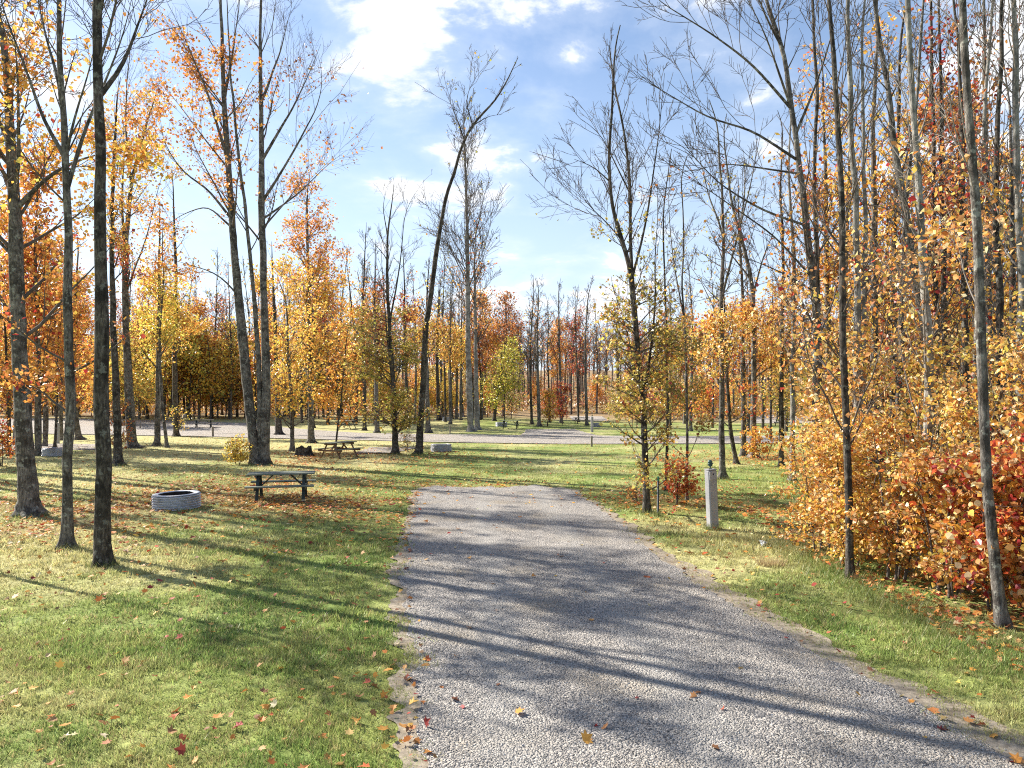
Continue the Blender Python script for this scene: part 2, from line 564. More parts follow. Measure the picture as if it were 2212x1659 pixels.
def lawn_colour(x, y):
    """albedo of the lawn: green, yellow-green, straw, with leaf litter in places"""
    x = np.asarray(x, float)
    y = np.asarray(y, float)
    a = fbm(x, y, 2.6)
    b = fbm(x + 50, y + 20, 7.0)
    c = vnoise(x, y, .55)
    dry = .85 * sstep(0.44, 0.72, 0.5 * a + 0.36 * b + 0.16 * c + 0.12 * sstep(20, 34, y) * sstep(0, -6, x) + 0.10 * sstep(9, 12, y) * sstep(-3, -7, x) - 0.12 * sstep(3.2, 1.2, np.abs(x - pad_left(y))) + .04 * sstep(30, 45, y))
    lush = sstep(0.48, 0.64, fbm(x - 20, y + 77, 1.4)) * (1 - dry)
    dry = np.clip(dry + .8 * np.exp(-((x + 3.6) / 1.1) ** 2 - ((y - 5.2) / .5) ** 2), 0, 1)
    g = np.array([0.245, 0.282, 0.085])
    s = np.array([0.430, 0.395, 0.190])
    l = np.array([0.155, 0.232, 0.058])
    col = g + (s - g) * dry[..., None]
    col = col + (l - col) * (0.75 * lush)[..., None]
    woods = sstep(84, 104, y + 10 * (b - .5) + .12 * np.abs(x + 5)) if True else 0
    wcol = np.array([0.27, 0.19, 0.105])
    col = col + (wcol - col) * woods[..., None]
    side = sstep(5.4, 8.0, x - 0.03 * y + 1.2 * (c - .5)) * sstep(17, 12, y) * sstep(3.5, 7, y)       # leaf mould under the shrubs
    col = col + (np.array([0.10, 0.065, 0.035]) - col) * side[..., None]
    lit = litter(x, y)
    col = col + (np.array([0.24, 0.135, 0.06]) - col) * np.clip(lit * .55, 0, .6)[..., None]
    return col


def litter(x, y):
    """how thickly fallen leaves lie (0 none to 1 thick)"""
    x = np.asarray(x, float)
    y = np.asarray(y, float)
    n = sstep(0.38, 0.62, fbm(x + 9, y, 2.2))
    z1 = np.exp(-((x + 7.5) / 6.5) ** 2 - ((y - 21.0) / 4.2) ** 2)
    z2 = np.exp(-((x + 8) / 5) ** 2 - ((y - 35) / 5) ** 2)
    z3 = np.exp(-((x + 13) / 4) ** 2 - ((y - 17.5) / 2.5) ** 2)
    z4 = np.exp(-((x - 4.6) / 2.4) ** 2 - ((y - 19.5) / 3.5) ** 2) * .7
    z5 = np.exp(-((x - 13) / 4) ** 2 - ((y - 34) / 4) ** 2)
    edge = .5 * np.exp(-(np.minimum(np.abs(x - pad_left(y)), np.abs(y - PAD_END) + 99 * (x < -3)) / .35) ** 2)
    return np.clip((1.5 * z1 + z2 + 1.3 * z3 + z4 + z5 + 0.055) * (0.25 + 0.75 * n) + edge * n * .18, 0, 1)


def build_ground():
    def axis(lo, hi, near_lo, near_hi, st):
        a = list(np.arange(near_lo, near_hi + 1e-6, st))
        s = st
        while a[-1] < hi:
            s = min(s * 1.13, 60)
            a.append(a[-1] + s)
        s = st
        while a[0] > lo:
            s = min(s * 1.13, 60)
            a.insert(0, a[0] - s)
        return np.array(a)
    xs = axis(-900, 900, -26, 26, 0.4)
    ys = axis(-60, 1200, 0, 48, 0.4)
    X, Y = np.meshgrid(xs, ys)
    n, m = X.shape
    Z = H(X, Y) + 0.05 * (fbm(X, Y, 4.0) - .5) * sstep(0.3, -1.0, pad_side(X, Y))
    inside = (pad_side(X, Y) > .45)
    Z = Z - 0.03 * inside
    V = np.stack([X, Y, Z], -1).reshape(-1, 3)
    I = np.arange(n * m).reshape(n, m)
    F = np.stack([I[:-1, :-1], I[:-1, 1:], I[1:, 1:], I[1:, :-1]], -1).reshape(-1, 4)
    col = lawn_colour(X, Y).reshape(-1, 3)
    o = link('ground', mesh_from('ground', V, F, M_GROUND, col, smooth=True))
    tag(o, kind='structure')


def strip(name, rows, mat, dz, cols=24, ragged=False):
    """rows: list of (x0,y0,x1,y1): each row is divided into cols and laid on the terrain"""
    R = np.array(rows, float)
    t = np.linspace(0, 1, cols + 1)
    X = R[:, 0:1] + (R[:, 2:3] - R[:, 0:1]) * t
    Y = R[:, 1:2] + (R[:, 3:4] - R[:, 1:2]) * t
    if ragged:
        Y = Y + pad_end_fray(X) * sstep(PAD_END - 1.5, PAD_END, Y)
    Z = H(X, Y) + dz
    n, m = X.shape
    I = np.arange(n * m).reshape(n, m)
    F = np.stack([I[:-1, :-1], I[:-1, 1:], I[1:, 1:], I[1:, :-1]], -1).reshape(-1, 4)
    o = link(name, mesh_from(name, np.stack([X, Y, Z], -1).reshape(-1, 3), F, mat, smooth=True))
    tag(o, kind='structure')
    return o


def build_paths():
    ys = np.arange(-12, PAD_END + .01, 0.06)
    end = lambda y: 0.9 * sstep(PAD_END - 1.2, PAD_END + .1, y) ** 2
    dirt, pad = [], []
    yd = np.arange(-12, PAD_END + .14, 0.03)
    for y in yd:
        wl = 0.00 + 0.20 * max(0, float(vnoise(y, 5, 1.1)) - .25) + .14 * float(vnoise(y, 77, .22)) ** 2 + .05 * float(vnoise(y, 177, .09)) + .08 * float(vnoise(y, 277, .17)) + .03 * float(sstep(8, 5, y))
        wr = 0.04 + 0.60 * max(0, float(vnoise(y, 15, 1.6)) - .2) * float(sstep(20, 8, y)) + .18 * float(vnoise(y, 87, .25)) + .05 * float(vnoise(y, 187, .09)) + .08 * float(vnoise(y, 287, .17)) + .22 * float(sstep(8, 5, y))
        dirt.append((float(pad_left(y)) - wl + float(end(y)) * .5, y, float(pad_right(y)) + wr - float(end(y)) * .7, y))
    strip('dirt_verge', dirt, M_DIRT, 0.016, 60, True)
    for y in ys:
        pad.append((float(pad_left(y)) + float(end(y)) * .6, y, float(pad_right(y)) - float(end(y)), y))
    strip('gravel_pad', pad, M_GRAVEL, 0.024, 60, True)
    xs = np.arange(-90, 90, 0.8)
    strip('gravel_road', [(x, float(road_near(x)), x, float(road_far(x))) for x in xs], M_ROAD, 0.05)

    def pad_px(name, pts, dz=0.06):
        """a far pitch from the ground points of its near-left, near-right, far-right, far-left corners"""
        c = [ground(*p)[:2] for p in pts]
        rows = []
        for k in range(25):
            t = k / 24
            a = c[0] + (c[3] - c[0]) * t + .3 * (np.array([vnoise(k, 3, 2.), vnoise(k, 8, 2.)]) - .5)
            b = c[1] + (c[2] - c[1]) * t + .3 * (np.array([vnoise(k, 13, 2.), vnoise(k, 18, 2.)]) - .5)
            rows.append((a[0], a[1], b[0], b[1]))
        strip(name, rows, M_ROAD, dz, 16)
    pad_px('gravel_pitch', [(1120, 945), (1300, 945), (1240, 928), (1136, 929)])
    pad_px('gravel_pitch', [(455, 938), (620, 938), (560, 915), (490, 914)])
    pad_px('gravel_pitch', [(1236, 908), (1318, 910), (1300, 900), (1228, 899)])
    pad_px('gravel_pitch', [(1620, 915), (1800, 915), (1800, 897), (1640, 897)])
    pad_px('gravel_pitch', [(-120, 975), (215, 972), (230, 960), (-60, 958)], 0.03)
    pad_px('gravel_pitch', [(760, 981), (850, 979), (905, 967), (800, 967)], 0.03)


build_ground()
build_paths()


# ------------------------------------------------------------------ plant geometry
def nrm(v):
    return v / (np.linalg.norm(v, axis=-1, keepdims=True) + 1e-9)


def tubes(P, R, sides, cap=False):
    """P (N,n,3) centre lines, R (N,n) radii -> verts, quads"""
    N, n, _ = P.shape
    T = np.empty_like(P)
    T[:, 1:-1] = P[:, 2:] - P[:, :-2]
    T[:, 0] = P[:, 1] - P[:, 0]
    T[:, -1] = P[:, -1] - P[:, -2]
    T = nrm(T)
    ref = np.where(np.abs(T[:, :1, 2:3]) > .8, np.array([1.0, 0.13, 0.0]), np.array([0.0, 0.13, 1.0]))
    U = nrm(np.cross(T, np.broadcast_to(ref, T.shape)))
    Vv = np.cross(T, U)
    a = np.arange(sides) * 2 * math.pi / sides
    ring = P[:, :, None] + R[:, :, None, None] * (np.cos(a)[:, None] * U[:, :, None] + np.sin(a)[:, None] * Vv[:, :, None])
    I = np.arange(N * n * sides).reshape(N, n, sides)
    J = np.roll(I, -1, 2)
    F = np.stack([I[:, :-1], J[:, :-1], J[:, 1:], I[:, 1:]], -1).reshape(-1, 4)
    return ring.reshape(-1, 3), F


def spawn(rng, P, R, counts, f0, f1, ang, ang_sd, length, m, up, wig, rratio, rmin, upc=0.0, flat=0.0):
    """children of the centre lines P (N,n,3): returns (M,m,3), (M,m)"""
    N, n, _ = P.shape
    idx = np.repeat(np.arange(N), counts)
    M = len(idx)
    if M == 0:
        return np.zeros((0, m, 3)), np.zeros((0, m)), idx
    f = f0 + (f1 - f0) * rng.random(M)
    s = f * (n - 1)
    i = np.minimum(s.astype(int), n - 2)
    w = (s - i)[:, None]
    b = P[idx, i] * (1 - w) + P[idx, i + 1] * w
    t = nrm(P[idx, i + 1] - P[idx, i])
    rr = R[idx, i] * (1 - w[:, 0]) + R[idx, i + 1] * w[:, 0]
    q = rng.normal(size=(M, 3))
    q[:, 2] *= (1 - flat)
    perp = nrm(q - (q * t).sum(1, keepdims=True) * t)
    a = np.radians(rng.normal(ang, ang_sd, M))[:, None]
    d = nrm(np.cos(a) * t + np.sin(a) * perp + np.array([0, 0, up]))
    L = length(f, idx) * rng.uniform(.65, 1.25, M)
    out = np.empty((M, m, 3))
    out[:, 0] = b
    st = (L / (m - 1))[:, None]
    for k in range(1, m):
        d = nrm(d + rng.normal(0, wig, (M, 3)) + np.array([0, 0, upc]))
        out[:, k] = out[:, k - 1] + d * st
    r0 = np.maximum(np.minimum(rr * rratio, rr * .8), rmin * 1.2)
    prof = np.linspace(1, 0, m) ** 1.15
    rad = rmin + (r0[:, None] - rmin) * prof
    return out, rad, idx


# leaf outlines: x across, y along, fold
LEAF_KITE = (np.array([(0, 0, 0), (-.40, .42, .10), (0, 1, -.04), (.40, .48, .10)]), np.array([(0, 2, 1), (0, 3, 2)]))
LEAF_OVAL = (np.array([(0, 0, 0), (-.30, .22, .07), (-.36, .55, .10), (0, 1.0, -.10), (.36, .55, .10), (.30, .22, .07), (0, .5, 0)]),
             np.array([(0, 6, 1), (1, 6, 2), (2, 6, 3), (3, 6, 4), (4, 6, 5), (5, 6, 0)]))
_mp = [(0, 0, 0), (-.28, .10, .03), (-.52, .20, .10), (-.34, .34, .05), (-.56, .62, .12), (-.20, .58, .02), (0, 1.0, -.08), (.20, .58, .02), (.56, .62, .12), (.34, .34, .05), (.52, .20, .10), (.28, .10, .03), (0, .36, -.02)]
LEAF_MAPLE = (np.array(_mp), np.array([(k, 12, k + 1) if k < 11 else (11, 12, 0) for k in range(12)]))


def leaf_mesh(rng, pos, size, colors, shape=LEAF_KITE, droop=0.2, flat=0.6, normals=None):
    """pos (M,3): verts, tris, per-vertex colours of M leaves"""
    M = len(pos)
    n = nrm(rng.normal(size=(M, 3)) * (1 - flat * .6) + np.array([0, 0, flat]))
    y = rng.normal(size=(M, 3))
    y[:, 2] -= droop
    y = nrm(y - (y * n).sum(1, keepdims=True) * n)
    x = np.cross(y, n)
    T, F = shape
    s = (size * rng.uniform(.5, 1.4, M))[:, None, None]
    wj = rng.uniform(.8, 1.2, (M, 1, 1))
    cj = rng.uniform(-.6, 2.2, (M, 1, 1))
    V = pos[:, None] + s * (T[None, :, 0:1] * wj * x[:, None] + T[None, :, 1:2] * y[:, None] + T[None, :, 2:3] * cj * n[:, None])
    k = len(T)
    FF = (F[None] + (np.arange(M) * k)[:, None, None]).reshape(-1, 3)
    return V.reshape(-1, 3), FF, np.repeat(colors, k, 0)


PAL = {
    'orange': [(.72, .30, .045), (.76, .38, .06), (.62, .22, .035), (.76, .45, .09), (.58, .27, .07)],
    'deep_orange': [(.60, .19, .03), (.66, .25, .04), (.50, .15, .035), (.60, .28, .06)],
    'gold': [(.80, .43, .06), (.76, .47, .08), (.80, .37, .055), (.68, .44, .09), (.72, .34, .06)],
    'yellow': [(.72, .54, .09), (.66, .52, .10), (.74, .48, .07), (.56, .48, .10)],
    'lime': [(.42, .44, .06), (.50, .46, .07), (.36, .38, .06), (.56, .46, .07)],
    'olive': [(.36, .30, .075), (.46, .36, .09), (.28, .24, .06), (.50, .40, .10), (.42, .24, .06), (.24, .21, .055)],
    'red': [(.46, .055, .025), (.52, .10, .03), (.34, .035, .025), (.56, .15, .035)],
    'crimson': [(.30, .03, .03), (.38, .05, .04), (.24, .03, .025), (.42, .10, .05)],
    'rust': [(.36, .15, .05), (.42, .20, .07), (.30, .11, .045), (.44, .24, .09)],
    'beech': [(.78, .48, .18), (.84, .61, .30), (.70, .38, .13), (.62, .45, .15), (.76, .40, .12), (.54, .27, .09), (.74, .33, .10), (.85, .68, .40)],
}


def pick(rng, pal, n):
    """pal: list of (name, weight)"""
    w = np.array([p[1] for p in pal], float)
    k = rng.choice(len(pal), n, p=w / w.sum())
    out = np.empty((n, 3))
    for i, (nm, _) in enumerate(pal):
        c = np.array(PAL[nm])
        s = k == i
        out[s] = c[rng.integers(0, len(c), s.sum())]
    return np.clip(out * rng.uniform(.80, 1.25, (n, 1)) * rng.uniform(.94, 1.06, (n, 3)), 0, .85)


def resample(pts, step):
    pts = np.asarray(pts, float)
    seg = np.linalg.norm(np.diff(pts, axis=0), axis=1)
    s = np.concatenate([[0], np.cumsum(seg)])
    n = max(6, int(s[-1] / step) + 1)
    u = np.linspace(0, s[-1], n)
    q = np.stack([np.interp(u, s, pts[:, k]) for k in range(3)], 1)
    for _ in range(3):                                   # round the corners
        q[1:-1] = .25 * q[:-2] + .5 * q[1:-1] + .25 * q[2:]
    return q


def stem_line(rng, pts, r0, rtop=0.012, power=0.8, wob=0.03, step=0.35, flare=0.0):
    q = resample(pts, step)
    n = len(q)
    t = np.linspace(0, 1, n)
    wv = np.stack([vnoise(t * n * step, k * 7.7 + rng.random() * 99, 1.1) - .5 for k in range(2)], 1) * 2 * wob
    q[:, :2] += wv * np.minimum(1, t * 6)[:, None]
    r = rtop + (r0 - rtop) * (1 - t) ** power
    r *= 1 + .10 * (vnoise(t * n * step, rng.random() * 99, .5) - .5)
    if flare:
        h = q[:, 2] - q[0, 2]
        r = r * (1 + flare * np.exp(-h / .22))
    return q, r


class Plant:
    """one tree or shrub: stems go to the trunk mesh, branches, twigs and leaves to the crown mesh"""
    def __init__(self, seed):
        self.rng = np.random.default_rng(seed)
        self.stems = []
        self.tv, self.tf = [], []
        self.bv, self.bf = [], []
        self.lv, self.lf, self.lc = [], [], []
        self.nt = self.nb = self.nl = 0
        self.twigs = []

    def _t(self, v, f):
        self.tv.append(v)
        self.tf.append(f + self.nt)
        self.nt += len(v)

    def _b(self, v, f):
        self.bv.append(v)
        self.bf.append(f + self.nb)
        self.nb += len(v)

    def stem(self, pts, r0, sides=10, flare=0.9, base=True, **k):
        if base:                                         # sink the root plate a little
            pts = np.asarray(pts, float).copy()
            d0 = pts[1] - pts[0]
            pts = np.concatenate([[pts[0] - d0 / np.linalg.norm(d0) * .12, pts[0] + d0 / np.linalg.norm(d0) * .15], pts[1:]])
        q, r = stem_line(self.rng, pts, r0, flare=flare if base else 0, **k)
        if base and len(q) > 8:                          # finer rings in the root flare
            u = np.concatenate([np.linspace(0, 2, 9), np.arange(3, len(q))])
            i = np.minimum(u.astype(int), len(q) - 2)
            w = u - i
            qq = q[i] * (1 - w[:, None]) + q[i + 1] * w[:, None]
            rr = (r[i] / (1 + 0) * (1 - w) + r[i + 1] * w)
            h = np.maximum(qq[:, 2] - q[0, 2] - .12, 0)
            r_plain = np.interp(u, np.arange(len(q)), np.concatenate([[r[2]] * 3, r[3:]]))
            rr = r_plain * (1 + flare * np.exp(-h / .16))
            P, R = qq[None], rr[None]
        else:
            P, R = q[None], r[None]
        v, f = tubes(P, R, sides)
        if base:                                         # root lobes
            n = P.shape[1]
            v = v.reshape(n, sides, 3)
            h = np.maximum(P[0, :, 2] - P[0, 0, 2] - .12, 0)
            a = np.arange(sides) * 2 * math.pi / sides
            ph = self.rng.random() * 6
            lob = (1 + .32 * np.cos(3 * a + ph) * np.exp(-h / .2)[:, None] + .05 * np.cos(2 * a + ph * 2 + h[:, None] * .7) + .035 * self.rng.normal(size=(n, sides)) + .11 * (vnoise(np.broadcast_to(np.abs(a - math.pi) * 3.2, (n, sides)) + ph, h[:, None] * .9 + ph * 3, .42) - .5))
            v = P[0][:, None] + (v - P[0][:, None]) * lob[..., None]
            v = v.reshape(-1, 3)
        self._t(v, f)
        self.stems.append((q, r))
        return q, r

    def branches(self, n1, L1, ang=45, f0=.4, f1=.98, up=.15, upc=.06, n2=7, n3=5, r1=.34, rmin=.0036, L2=.46, L3=.42, wig=.10, which=None, flat=0.0, sides1=5, taper_len=.75):
        """three orders of branching from the stems"""
        rng = self.rng
        for k, (q, r) in enumerate(self.stems):
            if which is not None and k not in which:
                continue
            cnt = (n1[k] if k < len(n1) else n1[-1]) if isinstance(n1, (list, tuple)) else n1
            if cnt <= 0:
                continue
            m = 7
            P1, R1, _ = spawn(rng, q[None], r[None], np.array([cnt]), f0, f1, ang, 9, lambda f, i: L1 * (1 - taper_len * (f - f0) / max(1e-3, 1 - f0)), m, up, wig, r1, rmin * 1.35, upc)
            v, f = tubes(P1, R1, sides1)
            self._b(v, f)
            len1 = np.linalg.norm(P1[:, -1] - P1[:, 0], axis=1)
            c2 = rng.poisson(n2 * np.clip(len1 / L1, .35, 1.2))
            P2, R2, i2 = spawn(rng, P1, R1, c2, .18, .97, 38, 12, lambda f, i: np.maximum(.25, L2 * len1[i] * (1.1 - .7 * f)), 5, up * .6, wig * 1.3, .55, rmin * 1.1, upc, flat)
            if len(P2):
                v, f = tubes(P2, R2, 3)
                self._b(v, f)
                len2 = np.linalg.norm(P2[:, -1] - P2[:, 0], axis=1)
                c3 = rng.poisson(n3 * np.clip(len2 / .8, .4, 1.5))
                P3, R3, i3 = spawn(rng, P2, R2, c3, .15, .98, 40, 12, lambda f, i: np.maximum(.15, L3 * len2[i]), 3, up * .5, wig * 1.3, .7, rmin, upc, flat)
                if len(P3):
                    v, f = tubes(P3, R3, 3)
                    self._b(v, f)
                    self.twigs.append(P3.reshape(-1, 3))
                self.twigs.append(P2[:, 1:].reshape(-1, 3))
            self.twigs.append(P1[:, 3:].reshape(-1, 3))
        return self

    def leaves(self, n, size, pal, zlo=-9, zhi=99, spread=.16, shape=LEAF_KITE, xlim=None, droop=.3, flat=.5, pal_top=None, ztop=None, clump=.35, where=None):
        rng = self.rng
        if not self.twigs:
            return self
        T = np.concatenate(self.twigs)
        ok = (T[:, 2] > zlo) & (T[:, 2] < zhi)
        if xlim:
            ok &= (T[:, 0] > xlim[0]) & (T[:, 0] < xlim[1])
        if where is not None:
            ok &= where(T)
        T = T[ok]
        if len(T) == 0:
            return self
        w = rng.random(len(T)) ** (1 / max(.05, 1 - clump) + 1)      # some twigs hold many leaves, some are bare
        w /= w.sum()
        i = rng.choice(len(T), n, p=w)
        p = T[i] + rng.normal(0, spread, (n, 3)) * np.array([1, 1, .6])
        c = pick(rng, pal, n)
        if pal_top is not None:
            c2 = pick(rng, pal_top, n)
            k = rng.random(n) < sstep(ztop[0], ztop[1], p[:, 2] + rng.normal(0, .5, n))
            c = np.where(k[:, None], c2, c)
        bt = rng.uniform(.78, 1.15, len(T))[i]                       # each twig ripened a little differently
        c = np.clip(c * bt[:, None], 0, .85)
        v, f, cc = leaf_mesh(rng, p, size, c, shape, droop, flat)
        self.lv.append(v)
        self.lf.append(f + self.nl)
        self.lc.append(cc)
        self.nl += len(v)
        return self

    def build(self, name, label, cat, group, loc, bark, twig=None, leafmat=None, trunk_name='trunk', crown_name='crown'):
        """the geometry is in world space; loc becomes the thing's origin"""
        loc = np.asarray(loc, float)
        e = link(name, None, loc=loc)
        tag(e, label, cat, group)
        twig = twig or M_TWIG
        if self.nt:
            v = np.concatenate(self.tv) - loc
            link(trunk_name, mesh_from(trunk_name, v, np.concatenate(self.tf), bark, smooth=True), e)
        V, F, MI, C = [], [], [], []
        if self.nb:
            V += self.bv
            f = np.concatenate(self.bf)
            F.append(f)
            MI.append(np.zeros(len(f), int))
            C.append(np.full((self.nb, 3), .2))
        if self.nl:
            V += self.lv
            f = np.concatenate(self.lf) + self.nb
            F.append(f)
            MI.append(np.ones(len(f), int))
            C.append(np.concatenate(self.lc))
        if V:
            mi = np.concatenate(MI)
            link(crown_name, mesh_from(crown_name, np.concatenate(V) - loc, F, [twig, leafmat or M_LEAF], np.concatenate(C), mi, smooth=(mi == 0)), e)
        return e


NTREES = [0]


def tree(label, base, path, r, height, bark, limbs=(), br=None, lv=(), name='maple_tree', cat='tree', group='trees standing round the camp pitches', twig=None, d=None, sides=10, flare=.9, seed=None, extra_stems=(), depth_drift=1.0):
    """base and path are measured on the photograph and turned into metres at the tree's own distance"""
    NTREES[0] += 1
    T = Plant(seed if seed is not None else 1000 + NTREES[0] * 17)
    rng = T.rng
    g = ground(*base) if d is None else np.array([(base[0] - CX) / FOC * d, d, float(H((base[0] - CX) / FOC * d, d))])
    d = g[1]

    def line(pxs, start=None, drift=0.0, top=None):
        pts = [at(px, py, d) for px, py in pxs]
        if start is not None:
            pts = [start] + pts[0:]
        pts = np.array(pts)
        if top is not None and pts[-1][2] < top:
            t = pts[-1] - pts[-2]
            t = t / max(t[2], 1e-3)
            t[:2] = np.clip(t[:2], -.25, .25)
            pts = np.concatenate([pts, [pts[-1] + t * (top - pts[-1][2]) * .5 + rng.normal(0, .1, 3) * [1, 1, 0], pts[-1] + t * (top - pts[-1][2]) + rng.normal(0, .25, 3) * [1, 1, 0]]])
        s = np.linspace(0, 1, len(pts))
        pts[:, 1] += drift * s ** 1.2
        return pts
    P = line(path, drift=rng.normal(0, .4) * depth_drift, top=g[2] + height)
    P[0] = g
    T.stem(P, r, sides=sides, flare=flare, step=max(.3, d * .012))
    for (pp, rr, hh) in extra_stems:
        Q = line(pp, drift=rng.normal(0, .5) * depth_drift, top=g[2] + hh if hh else None)
        gz = ground(*pp[0]) if pp[0][1] > HOR + 25 else None
        T.stem(Q, rr, sides=max(6, sides - 2), flare=flare, base=gz is not None, step=max(.3, d * .012))
    main_q, main_r = T.stems[0]
    for lm in limbs:
        pp, rr = lm[0], lm[1]
        dr = lm[2] if len(lm) > 2 else rng.normal(0, 1.0) * depth_drift
        s0 = at(pp[0][0], pp[0][1], d)
        best = None
        for q, rad in T.stems[:1 + len(extra_stems)]:
            k = np.argmin(((q - s0) ** 2 * [1, .0, 1]).sum(1))
            e_ = ((q[k] - s0) ** 2 * [1, 0, 1]).sum()
            if best is None or e_ < best[0]:
                best = (e_, q[k], rad[k])
        Q = line(pp[1:], start=best[1], drift=0)
        s = np.linspace(0, 1, len(Q))
        Q[1:, 1] = best[1][1] + dr * s[1:]
        T.stem(Q, min(rr, best[2] * .85), sides=6, base=False, rtop=.005, power=1.15, step=max(.25, d * .012))
    if br:
        for b in (br if isinstance(br, (list, tuple)) else [br]):
            T.branches(**b)
    for l in lv:
        T.leaves(**l)
    return T.build(name, label, cat, group, g, bark, twig)


# tint palettes used on many trees
P_ORANGE = [('orange', 6), ('gold', 3), ('red', 1)]
P_GOLD = [('gold', 5), ('yellow', 3), ('orange', 2)]
P_YELLOW = [('yellow', 5), ('gold', 3), ('lime', 2)]
P_OLIVE = [('olive', 8), ('lime', 1), ('rust', 1)]
P_RED = [('red', 6), ('crimson', 2), ('orange', 3)]
P_BEECH = [('beech', 6), ('gold', 2), ('yellow', 1), ('orange', 1), ('red', .5)]
P_MIX = [('orange', 4), ('gold', 3), ('rust', 2), ('red', 1)]


# ------------------------------------------------------------------ the trees one can tell apart
def BR(n1, L1, **k):
    return dict(n1=n1, L1=L1, **k)


tree('thick rough-barked maple with orange crown beside the lawn, flared roots', (65, 1115),
     [(65, 1115), (50, 950), (35, 700), (25, 480), (14, 330), (2, 200), (-12, 60)], .215, 15, M_BARK_GREY, sides=28, flare=.8,
     limbs=[([(38, 440), (90, 372), (140, 337), (200, 312), (250, 300)], .07, .5), ([(22, 330), (-60, 210), (-120, 60)], .07), ([(25, 420), (55, 330), (72, 200), (78, 60)], .06), ([(30, 560), (-70, 440), (-150, 380)], .05)],
     br=[BR([26, 9, 8, 8, 8], 3.0, f0=.28, ang=50, n2=6, n3=5)],
     lv=[dict(n=4200, size=.115, pal=P_ORANGE, zlo=5.0, zhi=12.5, spread=.2, clump=.5), dict(n=800, size=.11, pal=P_GOLD, zlo=5.4, zhi=9.5, spread=.22, xlim=(-12, -8))])
tree('slender grey maple with high fork, between the thick and the straight trunk', (145, 1185),
     [(145, 1185), (150, 950), (152, 750), (153, 500), (150, 330), (143, 150), (140, 0)], .098, 14, M_BARK_GREY, sides=20,
     limbs=[([(146, 250), (115, 150), (75, 60), (45, -60)], .045, .6), ([(150, 335), (112, 265), (85, 170), (55, 60), (40, -30)], .04, -.6), ([(155, 415), (180, 280), (205, 200), (250, 60), (262, -40)], .045, .5), ([(153, 350), (190, 240), (228, 160), (250, 110)], .03, -.5), ([(153, 520), (110, 440), (95, 300)], .028, .8)],
     br=[BR([20, 10, 10, 9, 6, 4], 2.2, f0=.45, ang=42, n2=5, n3=4), BR([5, 0, 0, 0, 0, 0], 1.5, f0=.16, f1=.34, ang=70, n2=5)],
     lv=[dict(n=420, size=.10, pal=P_ORANGE, zlo=2.2, zhi=5.2, spread=.12), dict(n=120, size=.10, pal=P_GOLD, zlo=7)], depth_drift=.4)
tree('straight dark-barked trunk standing nearest on the lawn, bare', (220, 1222),
     [(220, 1222), (223, 1000), (222, 700), (216, 450), (216, 200), (211, 0)], .125, 17, M_BARK_DARK, sides=22, flare=.55,
     limbs=[([(222, 215), (243, 140), (260, 50), (285, -80)], .05, .7), ([(214, 150), (185, 60), (150, -60)], .045, .8), ([(213, 60), (240, -40), (290, -160)], .05)],
     br=[BR([30, 10, 9, 9], 2.9, f0=.50, ang=42, n2=6, n3=4)], lv=[dict(n=260, size=.1, pal=P_GOLD, zlo=9)], depth_drift=.4)
tree('slim dark trunk just right of the straight dark-barked one', (255, 1005), [(255, 1005), (250, 850), (240, 640), (236, 480), (240, 330), (244, 200)], .17, 17, M_BARK_DARK,
     br=[BR(22, 3.0, f0=.42, ang=38)], lv=[dict(n=900, size=.11, pal=P_GOLD, zlo=7, zhi=14)])
tree('forked maple with flared foot and yellow-orange upper leaves', (285, 968), [(285, 968), (275, 800), (268, 640), (267, 530), (280, 380), (300, 290), (335, 180)], .27, 19, M_BARK_GREY, flare=1.3,
     limbs=[([(267, 560), (255, 420), (258, 300), (240, 180)], .10), ([(280, 390), (272, 260), (290, 120), (300, 40)], .08), ([(268, 640), (310, 520), (340, 400), (360, 330)], .06)],
     br=[BR([26, 10, 9, 7], 3.6, f0=.4, ang=42)], lv=[dict(n=2300, size=.13, pal=P_GOLD, zlo=12, zhi=21, spread=.28), dict(n=900, size=.12, pal=P_RED, zlo=8.5, zhi=12.5, spread=.22)])
tree('leaning trunk behind the left white pedestal', (170, 950), [(170, 950), (162, 900), (158, 820), (160, 700), (165, 560)], .20, 15, M_BARK_GREY, flare=1.2,
     br=[BR(22, 3.0, f0=.35)], lv=[dict(n=2200, size=.13, pal=P_ORANGE, zlo=4.5, zhi=14, spread=.25)])
tree('short-spaced grey trunk left of the slim crooked one', (340, 963), [(340, 963), (342, 800), (345, 640), (347, 470)], .17, 15, M_BARK_GREY, br=[BR(22, 2.8, f0=.3)],
     lv=[dict(n=2600, size=.14, pal=P_YELLOW, zlo=4, zhi=11, spread=.3), dict(n=900, size=.13, pal=P_ORANGE, zlo=10, zhi=16, spread=.3)])
tree('slim crooked trunk bending left above the lawn', (361, 967), [(361, 967), (352, 890), (345, 820), (346, 700), (352, 600), (350, 470)], .10, 13, M_BARK_GREY, br=[BR(18, 2.2, f0=.35)],
     lv=[dict(n=1300, size=.13, pal=P_YELLOW, zlo=4.5, zhi=11, spread=.25)])
tree('ivy-footed trunk with yellow leaves round its base', (381, 943), [(381, 943), (376, 800), (378, 600), (370, 420), (366, 350)], .22, 18, M_BARK_DARK, br=[BR(26, 3.0, f0=.25), BR(8, 1.2, f0=.02, f1=.10, ang=70)],
     lv=[dict(n=2800, size=.15, pal=P_GOLD, zlo=3, zhi=10, spread=.3), dict(n=300, size=.13, pal=P_YELLOW, zhi=2.3, spread=.2)])
